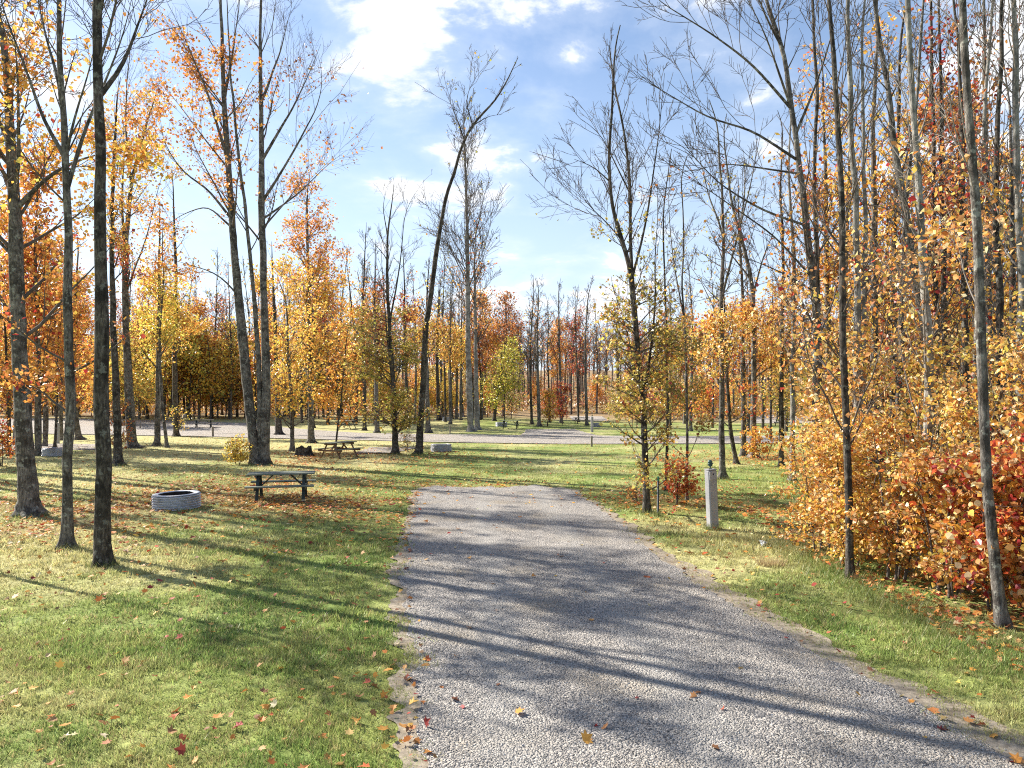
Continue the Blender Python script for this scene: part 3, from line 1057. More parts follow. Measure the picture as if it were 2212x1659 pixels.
tree('tall twin-stemmed maple with sparse orange leaves by the yellow shrub', (553, 1003),
     [(553, 1003), (535, 850), (514, 650), (500, 500), (488, 350), (478, 200), (470, 0)], .235, 24, M_BARK_GREY, sides=14, flare=.5,
     extra_stems=[([(572, 1003), (573, 800), (566, 600), (558, 400), (556, 200), (552, 0)], .215, 24), ([(563, 1000), (560, 800), (548, 620), (535, 470), (520, 330), (505, 180), (500, 60)], .12, 21)],
     limbs=[([(488, 340), (455, 210), (420, 110), (380, 20)], .08), ([(497, 480), (440, 400), (390, 370), (345, 310), (325, 230)], .07), ([(480, 220), (500, 110), (520, -40)], .07), ([(514, 640), (470, 590), (420, 575), (370, 560)], .05),
            ([(560, 350), (620, 240), (665, 150), (690, 90)], .075), ([(560, 430), (630, 330), (680, 250), (705, 180), (690, 120)], .07), ([(562, 480), (640, 400), (690, 330), (725, 290)], .05), ([(556, 220), (590, 100), (610, -20)], .07),
            ([(500, 500), (430, 430), (350, 445), (290, 470)], .05), ([(488, 360), (400, 250), (345, 180)], .05)],
     br=[BR([14, 16, 10, 7, 8, 5, 5, 7, 7, 5, 6, 5, 5], 4.0, f0=.40, ang=44, n2=6, n3=4)],
     lv=[dict(n=5200, size=.13, pal=[('orange', 6), ('gold', 3), ('rust', 1)], zlo=5, zhi=19, spread=.22, xlim=(-20, -11.0), clump=.6), dict(n=420, size=.12, pal=[('rust', 3), ('orange', 1)], zlo=7, zhi=18, spread=.15, xlim=(-11.0, -5), clump=.6)])
tree('dark shaggy trunk tangled with vines behind the twin stems', (602, 940), [(602, 940), (598, 800), (590, 640), (584, 520)], .27, 13, M_BARK_DARK, sides=12, br=[BR(14, 2.4, f0=.25, ang=60)], lv=[dict(n=900, size=.14, pal=P_ORANGE, zlo=2, zhi=9, spread=.25)])
tree('full maple turned orange above and yellow below', (672, 957), [(672, 957), (669, 800), (666, 620), (662, 450), (662, 400)], .22, 17.8, M_BARK_GREY, flare=1.0,
     br=[BR(52, 4.2, f0=.16, ang=48, n2=8, n3=6, taper_len=.45, up=.2)],
     lv=[dict(n=9000, size=.15, pal=[('gold', 6), ('yellow', 2), ('orange', 2.5)], pal_top=[('deep_orange', 4), ('orange', 4), ('rust', 2)], ztop=(9.5, 13), zlo=2.2, spread=.24, clump=.4)])
tree('second yellow maple crowding the full orange one', (632, 975), [(632, 975), (630, 860), (624, 760), (622, 660)], .12, 9.5, M_BARK_GREY, br=[BR(36, 3.0, f0=.12, ang=55, taper_len=.4)],
     lv=[dict(n=4200, size=.14, pal=[('yellow', 3), ('gold', 5), ('orange', 2)], zlo=.4, spread=.24, clump=.4)], name='maple_tree')
tree('thin leaning orange sapling over the brown-legged table', (724, 976), [(724, 976), (732, 900), (742, 800), (750, 700)], .055, 7.5, M_BARK_DARK, br=[BR(26, 1.9, f0=.12, ang=65, taper_len=.5)],
     lv=[dict(n=1700, size=.13, pal=[('orange', 5), ('deep_orange', 4), ('gold', 1)], zlo=.8, spread=.22, clump=.35)])
tree('small dark-trunked tree with olive-yellow lower leaves beside the leaning tree', (855, 981), [(855, 981), (850, 850), (838, 650), (836, 520), (850, 430)], .155, 14.0, M_BARK_DARK, flare=1.0,
     limbs=[([(842, 700), (870, 560), (880, 460), (925, 405)], .06), ([(836, 520), (825, 450), (832, 400)], .04), ([(850, 850), (838, 740), (830, 620), (825, 500)], .06)],
     br=[BR([34, 4, 0, 12], 2.3, f0=.07, f1=.5, ang=74, n2=8, n3=5, taper_len=.3, flat=.6), BR([18, 8, 5, 6], 2.2, f0=.5, ang=34, n2=5)],
     lv=[dict(n=6000, size=.13, pal=[('olive', 6), ('lime', 2), ('rust', 1), ('yellow', 2)], zlo=.8, zhi=7.8, spread=.15, clump=.6)])
tree('tall bare tree leaning right with a forked top', (905, 981), [(905, 981), (912, 850), (920, 700), (936, 600), (960, 430), (985, 360), (1003, 300), (1030, 258), (1070, 220), (1112, 148)], .19, 20.5, M_BARK_DARK, flare=.6,
     limbs=[([(1000, 310), (992, 280), (984, 235), (962, 195)], .05, .5), ([(984, 245), (1000, 215), (1030, 175)], .04, -.5), ([(1020, 265), (1060, 250), (1085, 255)], .03, -.4)],
     br=[BR([10, 6, 5, 4], 2.3, f0=.70, ang=38, n2=5, n3=4, rmin=.006, r1=.25)], lv=[dict(n=40, size=.12, pal=P_OLIVE, zlo=16)], depth_drift=.5)
tree('tall pale straight tree with a bare fan-shaped crown', (1017, 932), [(1017, 932), (1012, 800), (1010, 600), (1008, 450), (1005, 365)], .30, 29, M_BARK_PALE,
     br=[BR(64, 7.5, f0=.34, ang=36, n2=9, n3=4, up=.2, taper_len=.72, rmin=.011, r1=.2)], lv=[dict(n=160, size=.2, pal=P_OLIVE, zlo=12)])
tree('pale straight trunk beside the fan-crowned tree', (1031, 929), [(1031, 929), (1028, 800), (1026, 640), (1025, 560)], .26, 19, M_BARK_PALE, br=[BR(26, 4, f0=.4, ang=36, rmin=.011)], lv=[dict(n=700, size=.2, pal=P_MIX, zlo=6, spread=.4)])
tree('crooked dark tree leaning right beyond the road with rust leaves', (1067, 909), [(1067, 909), (1074, 850), (1086, 780), (1096, 735), (1092, 660)], .22, 14, M_BARK_DARK, limbs=[([(1092, 750), (1112, 710), (1130, 690)], .08)],
     br=[BR([22, 6], 4.2, f0=.45, ang=62, rmin=.011, flat=.3)], lv=[dict(n=2600, size=.2, pal=[('rust', 4), ('deep_orange', 4), ('gold', 1)], zlo=5.5, spread=.4)])
tree('lime-yellow sapling beyond the road near the far table', (1090, 916), [(1090, 916), (1089, 850), (1088, 760)], .07, 8.5, M_BARK_DARK, br=[BR(40, 3.2, f0=.10, ang=66, rmin=.012, taper_len=.5)],
     lv=[dict(n=3600, size=.19, pal=[('lime', 6), ('yellow', 3)], zlo=1.0, spread=.35, clump=.2)])
for k, (px, py, top, r) in enumerate([(1165, 921, 640, .20), (1149, 916, 650, .16), (1213, 914, 610, .2), (1188, 913, 640, .13), (1268, 919, 625, .18), (1250, 912, 640, .12), (925, 935, 610, .24), (948, 908, 600, .24), (956, 903, 650, .2), (975, 905, 620, .25), (1000, 900, 690, .2), (880, 925, 540, .2), (815, 935, 520, .2), (788, 930, 480, .18)]):
    tree('slim bare tree beyond the road, ' + ['second from the lime sapling', 'nearest the lime sapling', 'right behind the red shrub', 'between lime sapling and red shrub', 'right of the red shrub beside the far drive', 'just right of the red shrub, thinner', 'beside the leaning tree, darkest', 'left of the sunlit far ring', 'touching the sunlit far ring', 'behind the sunlit far ring', 'behind the pale straight pair', 'behind the leaning tree', 'left of the olive-leaved tree', 'right of the full orange maple'][k],
         (px, py), [(px, py), (px - 3, (py + top) / 2 + 60), (px - 5, (py + top) / 2 - 30), (px - 2 + 6 * math.sin(k * 2.1), top)], r, 15 + (k % 3), M_BARK_DARK if k % 2 else M_BARK_GREY,
         br=[BR(26, 3.0, f0=.35, ang=34, rmin=.010, n2=6)], lv=[dict(n=[120, 60, 150, 200, 100, 300, 700, 600, 300, 500, 900, 800, 900, 700][k], size=.2, pal=[P_MIX, P_GOLD, P_RED][k % 3], zlo=4, zhi=13, spread=.35)], group='slim trees beyond the road')
tree('red-leaved shrub beyond the road right of the slim trunks', (1215, 917), [(1215, 917), (1214, 890), (1213, 860)], .04, 4.2, M_BARK_DARK, br=[BR(30, 1.5, f0=.08, ang=55, rmin=.01, taper_len=.4)], lv=[dict(n=1000, size=.19, pal=P_RED, spread=.25)], name='maple_sapling', cat='sapling')
tree('small orange-yellow shrub left of the red one beyond the road', (1183, 921), [(1183, 921), (1184, 900), (1185, 880)], .04, 3.4, M_BARK_DARK, br=[BR(26, 1.3, f0=.08, ang=55, rmin=.01, taper_len=.4)], lv=[dict(n=700, size=.19, pal=P_GOLD, spread=.25)], name='maple_sapling', cat='sapling')

tree('slender gold-topped tree standing left of the straight dark-barked trunk', (-152, 0), [(-152, 1200), (-150, 1000), (-146, 760), (-150, 480), (-140, 260)], .055, 11, M_BARK_GREY, d=12.8, br=[BR(40, 2.1, f0=.46, ang=48, n2=7, n3=5)], lv=[dict(n=1300, size=.11, pal=P_GOLD, zlo=5.6, zhi=11, spread=.16, clump=.5)])

# the clump beside the drive and its neighbours
tree('clump of slim stems beside the drive, olive leaves low and bare above', (1397, 1108),
     [(1397, 1108), (1390, 900), (1376, 730), (1356, 560), (1322, 455), (1316, 360), (1322, 250), (1326, 95), (1340, 55)], .088, 12.2, M_BARK_DARK, sides=12, flare=.6,
     extra_stems=[([(1378, 755), (1366, 600), (1362, 520), (1362, 380), (1350, 265), (1333, 190), (1322, 80)], .055, 0)],
     limbs=[([(1366, 600), (1395, 470), (1412, 330), (1420, 190)], .035), ([(1390, 890), (1415, 700), (1425, 520), (1432, 380)], .04, .6), ([(1316, 380), (1290, 360), (1240, 345)], .02), ([(1362, 420), (1330, 340), (1300, 270), (1260, 240)], .022), ([(1385, 850), (1350, 700), (1320, 620)], .02, -.3), ([(1345, 530), (1300, 470), (1262, 440), (1245, 400)], .02)],
     br=[BR([40, 6, 0, 16, 0, 0, 6], 1.2, f0=.05, f1=.45, ang=74, n2=7, n3=5, flat=.6, taper_len=.25, rmin=.0035), BR([20, 22, 8, 10, 4, 5, 2, 5], 1.9, f0=.42, ang=32, n2=6, n3=5, rmin=.0038)],
     lv=[dict(n=3400, size=.088, pal=[('olive', 6), ('yellow', 2), ('rust', 2), ('gold', 1)], zlo=.7, zhi=5.4, spread=.10, clump=.6), dict(n=600, size=.085, pal=P_OLIVE, zlo=5, zhi=7.4, spread=.12)], depth_drift=.5, name='beech_tree')
tree('thin pale stem right behind the red sapling', (1484, 1085), [(1484, 1085), (1484, 900), (1480, 720), (1474, 560), (1478, 430)], .042, 9.5, M_BARK_GREY, sides=8, flare=.4,
     limbs=[([(1480, 700), (1455, 560), (1448, 430), (1455, 330)], .025, .3)], br=[BR([20, 9], 1.4, f0=.12, ang=50, n2=6, rmin=.0035)], lv=[dict(n=900, size=.085, pal=P_OLIVE, zlo=1.5, zhi=5.4, spread=.12)], depth_drift=.4, name='beech_tree')
tree('thin dark stem left of the white post, forked halfway', (1440, 1060), [(1440, 1060), (1440, 850), (1436, 640), (1425, 480), (1445, 330)], .05, 10.5, M_BARK_DARK, sides=8,
     br=[BR(30, 1.7, f0=.10, ang=48, n2=6, rmin=.004)], lv=[dict(n=1300, size=.095, pal=P_OLIVE, zlo=1.0, zhi=6.2, spread=.14), dict(n=300, size=.1, pal=P_RED, zlo=1.5, zhi=5, spread=.15)], name='beech_tree')
tree('low red-orange sapling beside the steel marker post', (1462, 1092), [(1462, 1092), (1463, 1065), (1464, 1040)], .02, .98, M_BARK_DARK, sides=6, br=[BR(26, .52, f0=.06, ang=68, n2=5, rmin=.002, taper_len=.2)],
     lv=[dict(n=900, size=.085, pal=[('red', 2), ('deep_orange', 6), ('orange', 2)], spread=.09)], name='maple_sapling', cat='sapling', depth_drift=.2)
tree('tiny pink-orange sapling at the foot of the olive clump', (1377, 1088), [(1377, 1088), (1376, 1066), (1375, 1046)], .015, .75, M_BARK_DARK, sides=6, br=[BR(14, .4, f0=.06, ang=60, n2=4, rmin=.002)], lv=[dict(n=130, size=.08, pal=[('orange', 3), ('red', 1), ('beech', 3)], spread=.08)], name='maple_sapling', cat='sapling', depth_drift=.2)
tree('straight grey trunk standing right behind the white post', (1560, 1034), [(1560, 1034), (1558, 800), (1557, 620), (1561, 500), (1552, 360), (1545, 280)], .115, 13.5, M_BARK_GREY, sides=12,
     limbs=[([(1557, 640), (1580, 520), (1600, 400), (1610, 300)], .05), ([(1560, 520), (1535, 400), (1520, 300)], .045), ([(1557, 700), (1525, 600), (1500, 540)], .025)],
     br=[BR([30, 9, 8, 4], 2.2, f0=.18, ang=42, n2=6, rmin=.005)], lv=[dict(n=1700, size=.11, pal=P_BEECH, zlo=1.5, zhi=6.5, spread=.2), dict(n=220, size=.1, pal=P_OLIVE, zlo=6, zhi=11)])
tree('leaning split trunk with red leaves left of the pair', (1592, 1003), [(1592, 1003), (1578, 940), (1572, 870), (1566, 760), (1560, 650)], .10, 8.5, M_BARK_DARK, sides=10, br=[BR(22, 2.0, f0=.2, ang=55, rmin=.006)], lv=[dict(n=1700, size=.12, pal=[('red', 3), ('orange', 4), ('gold', 3)], zlo=1.0, zhi=7, spread=.2)])
tree('crooked trunk of the leafy pair, bent left near its top', (1626, 988), [(1626, 988), (1629, 860), (1628, 700), (1628, 620), (1606, 520), (1580, 440), (1572, 360), (1566, 300)], .16, 17, M_BARK_GREY, sides=12,
     limbs=[([(1628, 640), (1650, 540), (1680, 470)], .06), ([(1600, 500), (1620, 400), (1622, 300)], .06), ([(1610, 600), (1570, 530), (1525, 500)], .05)],
     br=[BR([26, 8, 8, 6], 2.4, f0=.2, ang=44, rmin=.007)], lv=[dict(n=2400, size=.12, pal=P_MIX, zlo=.8, zhi=7.5, spread=.24)])
tree('straight grey trunk of the leafy pair', (1606, 985), [(1606, 985), (1606, 860), (1603, 740), (1606, 640), (1600, 560)], .14, 14, M_BARK_GREY, sides=12, br=[BR(28, 2.2, f0=.2, ang=45, rmin=.007)], lv=[dict(n=1800, size=.12, pal=P_MIX, zlo=.8, zhi=8, spread=.24)])
tree('thin dark stem right of the leafy pair', (1665, 950), [(1665, 950), (1664, 850), (1666, 700), (1668, 560)], .09, 12, M_BARK_DARK, br=[BR(30, 2.0, f0=.2, rmin=.008)], lv=[dict(n=1600, size=.14, pal=P_GOLD, zlo=1.5, zhi=8, spread=.28)])

# the right-hand wood, its feet hidden in the shrubs
RW = 'trees rising out of the yellow shrubs'
tree('big bare tree with long limbs sweeping left over the clump', (1770, 0), [(1768, 1120), (1764, 668), (1746, 501), (1731, 334), (1712, 215), (1702, 95), (1672, 10), (1655, -60)], .120, 14, M_BARK_GREY, d=16, sides=12, group=RW,
     limbs=[([(1733, 350), (1640, 270), (1545, 240), (1480, 190), (1420, 150), (1385, 110)], .033, .8), ([(1736, 380), (1660, 350), (1560, 330), (1510, 350)], .026), ([(1712, 230), (1620, 130), (1520, 70), (1400, 10), (1375, -30)], .036, -.6), ([(1712, 240), (1640, 80), (1570, 10)], .033),
            ([(1745, 500), (1650, 450), (1560, 390), (1500, 310), (1440, 270)], .030, .5), ([(1760, 600), (1680, 520), (1600, 470), (1520, 420), (1440, 370)], .026, -.5), ([(1703, 100), (1640, 20), (1610, -60)], .033), ([(1765, 640), (1690, 590), (1610, 560), (1560, 550)], .020), ([(1720, 280), (1780, 130), (1800, 0)], .033)],
     br=[BR([22, 11, 9, 11, 9, 10, 10, 6, 7, 7], 2.3, f0=.3, ang=38, n2=6, n3=5, rmin=.004)], lv=[dict(n=320, size=.09, pal=P_MIX, zlo=3, zhi=8, spread=.2)])
for k, (lab, px, pth, r, h, dd, bark, pal, nl, zl) in enumerate([  # several grey trunks get the paler bark, sunlight put into their colour
    ('slim dark trunk rising from the left part of the shrubs', 1835, [(1835, 1250), (1834, 1030), (1822, 764), (1816, 430), (1804, 239), (1792, 0)], .065, 13, 11.3, M_BARK_DARK, P_BEECH, 600, (2, 5)),
    ('light grey trunk just right of the slim dark one', 1852, [(1855, 1150), (1852, 764), (1849, 573), (1840, 334), (1825, 0)], .095, 14, 14.5, M_BARK_PALE, P_BEECH, 450, (3, 6.5)),
    ('grey trunk with an orange crown deep among the shrubs', 1888, [(1893, 1080), (1888, 668), (1884, 400), (1883, 239), (1890, 60)], .13, 15, 20, M_BARK_GREY, P_ORANGE, 1500, (5, 14)),
    ('light grey trunk with pale patches in the middle of the wood', 2000, [(2012, 1180), (2004, 764), (1983, 430), (1969, 239), (1957, 0)], .09, 14, 12.5, M_BARK_PALE, P_BEECH, 350, (2, 5.5)),
    ('leaning brown trunk crossing the light grey one', 2008, [(2020, 1150), (2007, 764), (1969, 525), (1945, 358), (1921, 143), (1902, 0)], .11, 14, 14.5, M_BARK_GREY, P_MIX, 350, (3, 7)),
    ('dark slender trunk between light grey and pale smooth stems', 2043, [(2046, 1080), (2043, 716), (2038, 382), (2033, 0)], .10, 15, 19, M_BARK_DARK, P_RED, 700, (7, 14)),
    ('pale smooth trunk nearest in the shrubs beside the drive', 2165, [(2167, 1356), (2150, 1230), (2127, 1000), (2117, 788), (2102, 430), (2083, 191), (2074, 0)], .070, 12, None, M_BARK_GREY, P_BEECH, 420, (2, 6)),
    ('dark stem right of the pale smooth trunk', 2160, [(2170, 1180), (2160, 716), (2152, 480), (2160, 200), (2165, 0)], .08, 13, 13.5, M_BARK_DARK, P_RED, 250, (5, 12)),
    ('grey trunk at the far right of the wood', 2206, [(2212, 1180), (2208, 700), (2200, 350), (2196, 0)], .10, 13, 13, M_BARK_PALE, P_MIX, 350, (3, 7)),
    ('thin grey stem behind the big limbed tree', 1712, [(1716, 1020), (1712, 800), (1716, 560), (1700, 380), (1706, 240)], .10, 14, 25, M_BARK_PALE, P_MIX, 800, (2, 9)),
    ('slim stem left of the crossing pair', 1925, [(1932, 1050), (1928, 760), (1932, 480), (1940, 250)], .11, 16, 21, M_BARK_DARK, P_GOLD, 900, (4, 13)),
    ('orange-crowned maple rising behind the limbed tree', 1790, [(1795, 1010), (1790, 760), (1786, 450), (1782, 150)], .14, 15.5, 25, M_BARK_GREY, P_ORANGE, 3200, (6.5, 15.5)),
    ('gold-leaved maple standing behind the slim dark trunk', 1825, [(1830, 1010), (1826, 760), (1830, 500), (1838, 260)], .12, 13.5, 24, M_BARK_GREY, P_GOLD, 1700, (4, 12.5)),
    ('rust-leaved maple high at the right', 2085, [(2090, 1090), (2085, 700), (2076, 350), (2070, 60)], .12, 14.5, 18.5, M_BARK_DARK, [('crimson', 2), ('deep_orange', 3), ('rust', 4)], 800, (7.5, 14)),
    ('bare many-twigged tree behind the dark stem', 2130, [(2138, 1060), (2132, 700), (2128, 350), (2122, 60)], .13, 17, 21, M_BARK_GREY, P_MIX, 500, (4, 14)),
    ('slim tree with yellow leaves at the far right edge', 2190, [(2196, 1020), (2192, 700), (2186, 380)], .12, 15, 24, M_BARK_GREY, P_YELLOW, 1000, (3, 10)),
    ('slim bare stem in front of the orange-crowned maple', 1765, [(1775, 1090), (1772, 760), (1762, 480), (1768, 200), (1760, 0)], .075, 16, 17.5, M_BARK_DARK, P_MIX, 250, (3, 9)),
    ('slim bare grey stem between the dark trunk and the rough grey one', 1862, [(1868, 1090), (1866, 760), (1872, 480), (1862, 200), (1868, 0)], .07, 15, 17, M_BARK_PALE, P_GOLD, 250, (3, 9)),
    ('thin bare stem bending right in the middle of the wood', 1935, [(1940, 1080), (1944, 760), (1952, 480), (1976, 200), (1990, 0)], .07, 15, 17.5, M_BARK_GREY, P_MIX, 200, (3, 9)),
    ('thin straight bare stem beside the crossing pair', 2022, [(2026, 1060), (2024, 760), (2018, 480), (2012, 200), (2010, 0)], .085, 17, 19.5, M_BARK_DARK, P_MIX, 200, (3, 9)),
    ('slim bare stem crossing behind the pale smooth trunk', 2095, [(2100, 1060), (2108, 760), (2112, 480), (2126, 200), (2140, 0)], .08, 16, 18, M_BARK_PALE, P_GOLD, 200, (3, 9)),
    ('thin dark bare stem near the far right trunk', 2185, [(2190, 1080), (2184, 760), (2180, 480), (2186, 200), (2180, 0)], .075, 15, 16.5, M_BARK_DARK, P_MIX, 200, (3, 9)),
    ('slim bare tree behind the leafy pair, forked high', 1688, [(1690, 985), (1688, 760), (1692, 560), (1684, 400), (1690, 300)], .11, 15, 30, M_BARK_DARK, P_GOLD, 500, (2, 8)),
]):
    tree(lab, (px, 1355) if dd is None else (px, 0), pth, r, h, bark, d=dd, sides=14 if dd is None else 10, group=RW, flare=.5,
         br=[BR(18 if dd is None else (34 if dd < 16 else 30), 2.3, f0=.30 if dd is None else (.14 if dd < 16 else .22), r1=.2 if dd is None else .3, ang=42, n2=6 if (dd or 9) < 16 else 7, n3=5, rmin=.0030 if (dd or 9) < 16 else .005)],
         lv=[dict(n=nl, size=.082 if (dd or 9) < 16 else .115, pal=pal, zlo=zl[0], zhi=zl[1], spread=.2 if (dd or 9) < 16 else .3)], depth_drift=.6, twig=M_TWIG_PALE if k in (3, 6, 8, 14) else None)


# ------------------------------------------------------------------ shrubs at the right of the drive
def leaf_variants():
    """a few leaf shapes in each colour, shared by all the leaves that stand as parts"""
    rng = np.random.default_rng(7)
    out = {}
    for nm in PAL:
        L = []
        for k in range(4):
            shape = LEAF_MAPLE if nm in ('red', 'crimson', 'orange', 'deep_orange') and k < 3 else LEAF_OVAL
            v = shape[0].copy()
            v[:, 0] *= rng.uniform(.85, 1.15)
            v[:, 2] *= rng.uniform(-.4, 1.8)
            v[:, 2] -= .12 * (v[:, 1] ** 2) * rng.uniform(0, 2)
            c = np.array(PAL[nm])[rng.integers(0, len(PAL[nm]))] * rng.uniform(.85, 1.12)
            L.append(mesh_from('leaf', v, shape[1], M_LEAF, np.tile(np.clip(c, 0, .85), (len(v), 1))))
        out[nm] = L
    return out


LEAFM = leaf_variants()
from mathutils import Matrix


def shrub(label, x, y, height, width, nl, pal, size, name='beech_shrub', parts=0, nstem=4, group='shrubs at the right edge of the drive', shape=LEAF_OVAL, seed=None, cat='shrub', zlo=.12, n1=11):
    seed = seed or int(abs(x * 131 + y * 977)) + 3
    T = Plant(seed)
    rng = T.rng
    gz = float(H(x, y))
    for k in range(nstem):
        a = rng.random() * 6.28
        rr = width * rng.uniform(.25, .75)
        b = np.array([x + .12 * math.cos(a), y + .12 * math.sin(a), gz - .03])
        h = height * rng.uniform(.75, 1.0)
        p = [b, b + [rr * .25 * math.cos(a), rr * .25 * math.sin(a), h * .35], b + [rr * .6 * math.cos(a + .4), rr * .6 * math.sin(a + .4), h * .7], b + [rr * math.cos(a + .5), rr * math.sin(a + .5), h]]
        T.stem(np.array(p), .012 + .006 * height * rng.random(), sides=6, base=False, rtop=.004, step=.2, wob=.05)
    T.branches(n1, width * .85, ang=58, f0=.06, n2=6, n3=4, rmin=.0022, taper_len=.35, L2=.5, L3=.5, up=.05, upc=.02, flat=.35)
    T.leaves(nl, size, pal, zlo=gz + zlo, spread=.085, shape=shape, droop=.5, flat=.42, clump=.25)
    e = T.build(name, label, cat, group, (x, y, gz), M_TWIG, M_TWIG)
    if parts:
        tw = np.concatenate(T.twigs)
        tw = tw[tw[:, 2] > gz + zlo]
        toward = -(tw[:, 0] - x) * .45 - (tw[:, 1] - y)            # the side turned to the drive
        order = np.argsort(-toward + rng.normal(0, .35, len(tw)))[:parts * 2]
        sel = rng.choice(order, min(parts, len(order)), replace=False)
        names = [p[0] for p in pal]
        w = np.array([p[1] for p in pal], float)
        for i in sel:
            nm = names[rng.choice(len(names), p=w / w.sum())]
            o = link('leaf', LEAFM[nm][rng.integers(0, 4)], e)
            n = nrm(rng.normal(size=3) * .7 + np.array([0, 0, .55]))
            yv = rng.normal(size=3)
            yv[2] -= .7
            yv = nrm(yv - (yv * n).sum() * n)
            xv = np.cross(yv, n)
            s = size * rng.uniform(.8, 1.35)
            M = Matrix(((xv[0] * s, yv[0] * s, n[0] * s, 0), (xv[1] * s, yv[1] * s, n[1] * s, 0), (xv[2] * s, yv[2] * s, n[2] * s, 0), (0, 0, 0, 1)))
            p = tw[i] + rng.normal(0, .05, 3) - np.array([x, y, gz])
            M.translation = p
            o.matrix_local = M
    return e


PB_GOLD = [('beech', 6), ('gold', 3), ('yellow', 2)]
PB_RED = [('red', 5), ('crimson', 2), ('deep_orange', 2), ('beech', 6), ('gold', 4)]
PB_MIX = [('beech', 7), ('gold', 3), ('orange', 1), ('yellow', 2), ('red', .5)]
PB_ORG = [('beech', 6), ('gold', 4), ('orange', 3), ('yellow', 2), ('deep_orange', 1), ('red', 1.2)]
FR = [
    ('golden beech shrub at the left end of the hedge, nearest the white post', 5.75, 13.2, 2.7, .75, 5000, PB_GOLD, .062, 'beech_shrub', 200),
    ('pale gold beech shrub reaching over the tan grass tuft', 5.75, 12.1, 2.4, .70, 4800, PB_GOLD, .062, 'beech_shrub', 240),
    ('yellow-orange beech shrub round the foot of the slim dark trunk', 6.05, 11.2, 2.7, .75, 4600, PB_MIX, .066, 'beech_shrub', 260),
    ('mixed gold and red shrub over dark leaf mould', 6.35, 10.3, 2.4, .75, 4200, PB_MIX, .070, 'beech_shrub', 280),
    ('dark red maple shrub left of the pale smooth trunk', 6.55, 9.6, 2.25, .75, 2500, PB_RED, .088, 'maple_shrub', 290),
    ('large-leaved orange maple shrub at the foot of the pale smooth trunk', 6.85, 8.95, 1.9, .75, 2300, PB_ORG, .096, 'maple_shrub', 290),
    ('orange-red maple shrub right of the pale smooth trunk', 7.2, 8.3, 2.2, .8, 2300, PB_ORG, .10, 'maple_shrub', 290),
]
for (lab, x, y, h, w, nl, pal, sz, nm, parts) in FR:
    shrub(lab, x, y, h, w, nl, pal, sz, nm, parts, nstem=5, n1=13)
SEC = [
    ('taller gold beech behind the left end of the hedge', 6.7, 14.4, 4.2, 1.1, 2600, PB_GOLD), ('gold-green beech behind the pale gold shrub', 7.1, 12.9, 4.4, 1.1, 1700, [('beech', 4), ('olive', 3), ('yellow', 2)]),
    ('gold beech behind the yellow-orange shrub', 7.4, 11.7, 4.0, 1.1, 2500, PB_GOLD), ('mixed beech behind the gold and red shrub', 7.7, 10.7, 3.9, 1.0, 2300, PB_MIX), ('mixed beech behind the dark red shrub', 8.1, 10.0, 3.6, 1.0, 2200, PB_MIX),
    ('yellow-green beech at the right edge behind the orange shrub', 8.6, 11.4, 4.8, 1.2, 1500, [('beech', 3), ('olive', 3), ('yellow', 3)]), ('tall thin beech in the middle of the wood', 8.8, 13.4, 5.4, 1.2, 1500, [('beech', 4), ('olive', 3), ('gold', 2)]),
    ('tall beech with rust leaves behind the left shrubs', 7.6, 15.8, 5.2, 1.2, 1500, [('beech', 3), ('rust', 2), ('gold', 2), ('red', 1)]), ('wide beech with yellow leaves behind the hedge', 9.6, 15.2, 5.0, 1.3, 1700, [('yellow', 3), ('beech', 3), ('olive', 2)]),
    ('rust-leaved beech deep right in the wood', 11.0, 14.6, 5.0, 1.3, 1500, PB_MIX), ('loose gold beech left of the limbed tree foot', 8.0, 18.2, 4.6, 1.3, 1500, PB_GOLD), ('orange beech deep behind the hedge', 10.5, 18.0, 5.2, 1.4, 1500, PB_ORG),
    ('olive-gold beech deep behind the hedge', 12.8, 18.5, 5.5, 1.4, 1500, [('olive', 3), ('beech', 4)]), ('red-tinged beech between hedge and leafy pair', 10.0, 21.5, 4.6, 1.4, 1400, [('red', 2), ('beech', 4), ('rust', 2)]),
    ('yellow beech far right behind the hedge', 15.2, 21.5, 6.0, 1.6, 1500, [('yellow', 4), ('beech', 4), ('olive', 2)]), ('orange beech far back behind the limbed tree', 13.0, 24.5, 5.5, 1.6, 1500, PB_ORG),
]
for (lab, x, y, h, w, nl, pal) in SEC:
    shrub(lab, x, y, min(h, 4.4), w, nl, pal, .078 if y < 16 else .095, 'beech_shrub', 0, nstem=4, group='taller beeches behind the hedge', shape=LEAF_KITE, zlo=.4, n1=13)
shrub('loose yellow-leaved shrub left of the twin-stemmed maple', *ground(515, 1003)[:2], 1.15, .6, 900, [('yellow', 5), ('olive', 3), ('gold', 2)], .10, 'leafy_shrub', 0, group='small shrubs on the lawn', shape=LEAF_KITE)
shrub('thin bare-twigged shrub between olive tree and leaning tree', *ground(885, 975)[:2], 1.3, .7, 200, P_OLIVE, .10, 'leafy_shrub', 0, group='small shrubs on the lawn', shape=LEAF_KITE)
shrub('orange shrub low at the foot of the leafy pair', *ground(1650, 992)[:2], 1.4, .9, 900, P_MIX, .11, 'leafy_shrub', 0, group='small shrubs on the lawn', shape=LEAF_KITE)
shrub('red and orange sapling low at the far left of the lawn', *ground(8, 1008)[:2], 2.3, .9, 1200, [('red', 3), ('orange', 5), ('gold', 2)], .12, 'maple_shrub', 0, group='small shrubs on the lawn', shape=LEAF_KITE)
shrub('pink-orange thin sapling beside the forked maple foot', *ground(262, 975)[:2], 2.6, .8, 500, [('red', 2), ('orange', 3), ('rust', 3)], .12, 'maple_shrub', 0, group='small shrubs on the lawn', shape=LEAF_KITE)
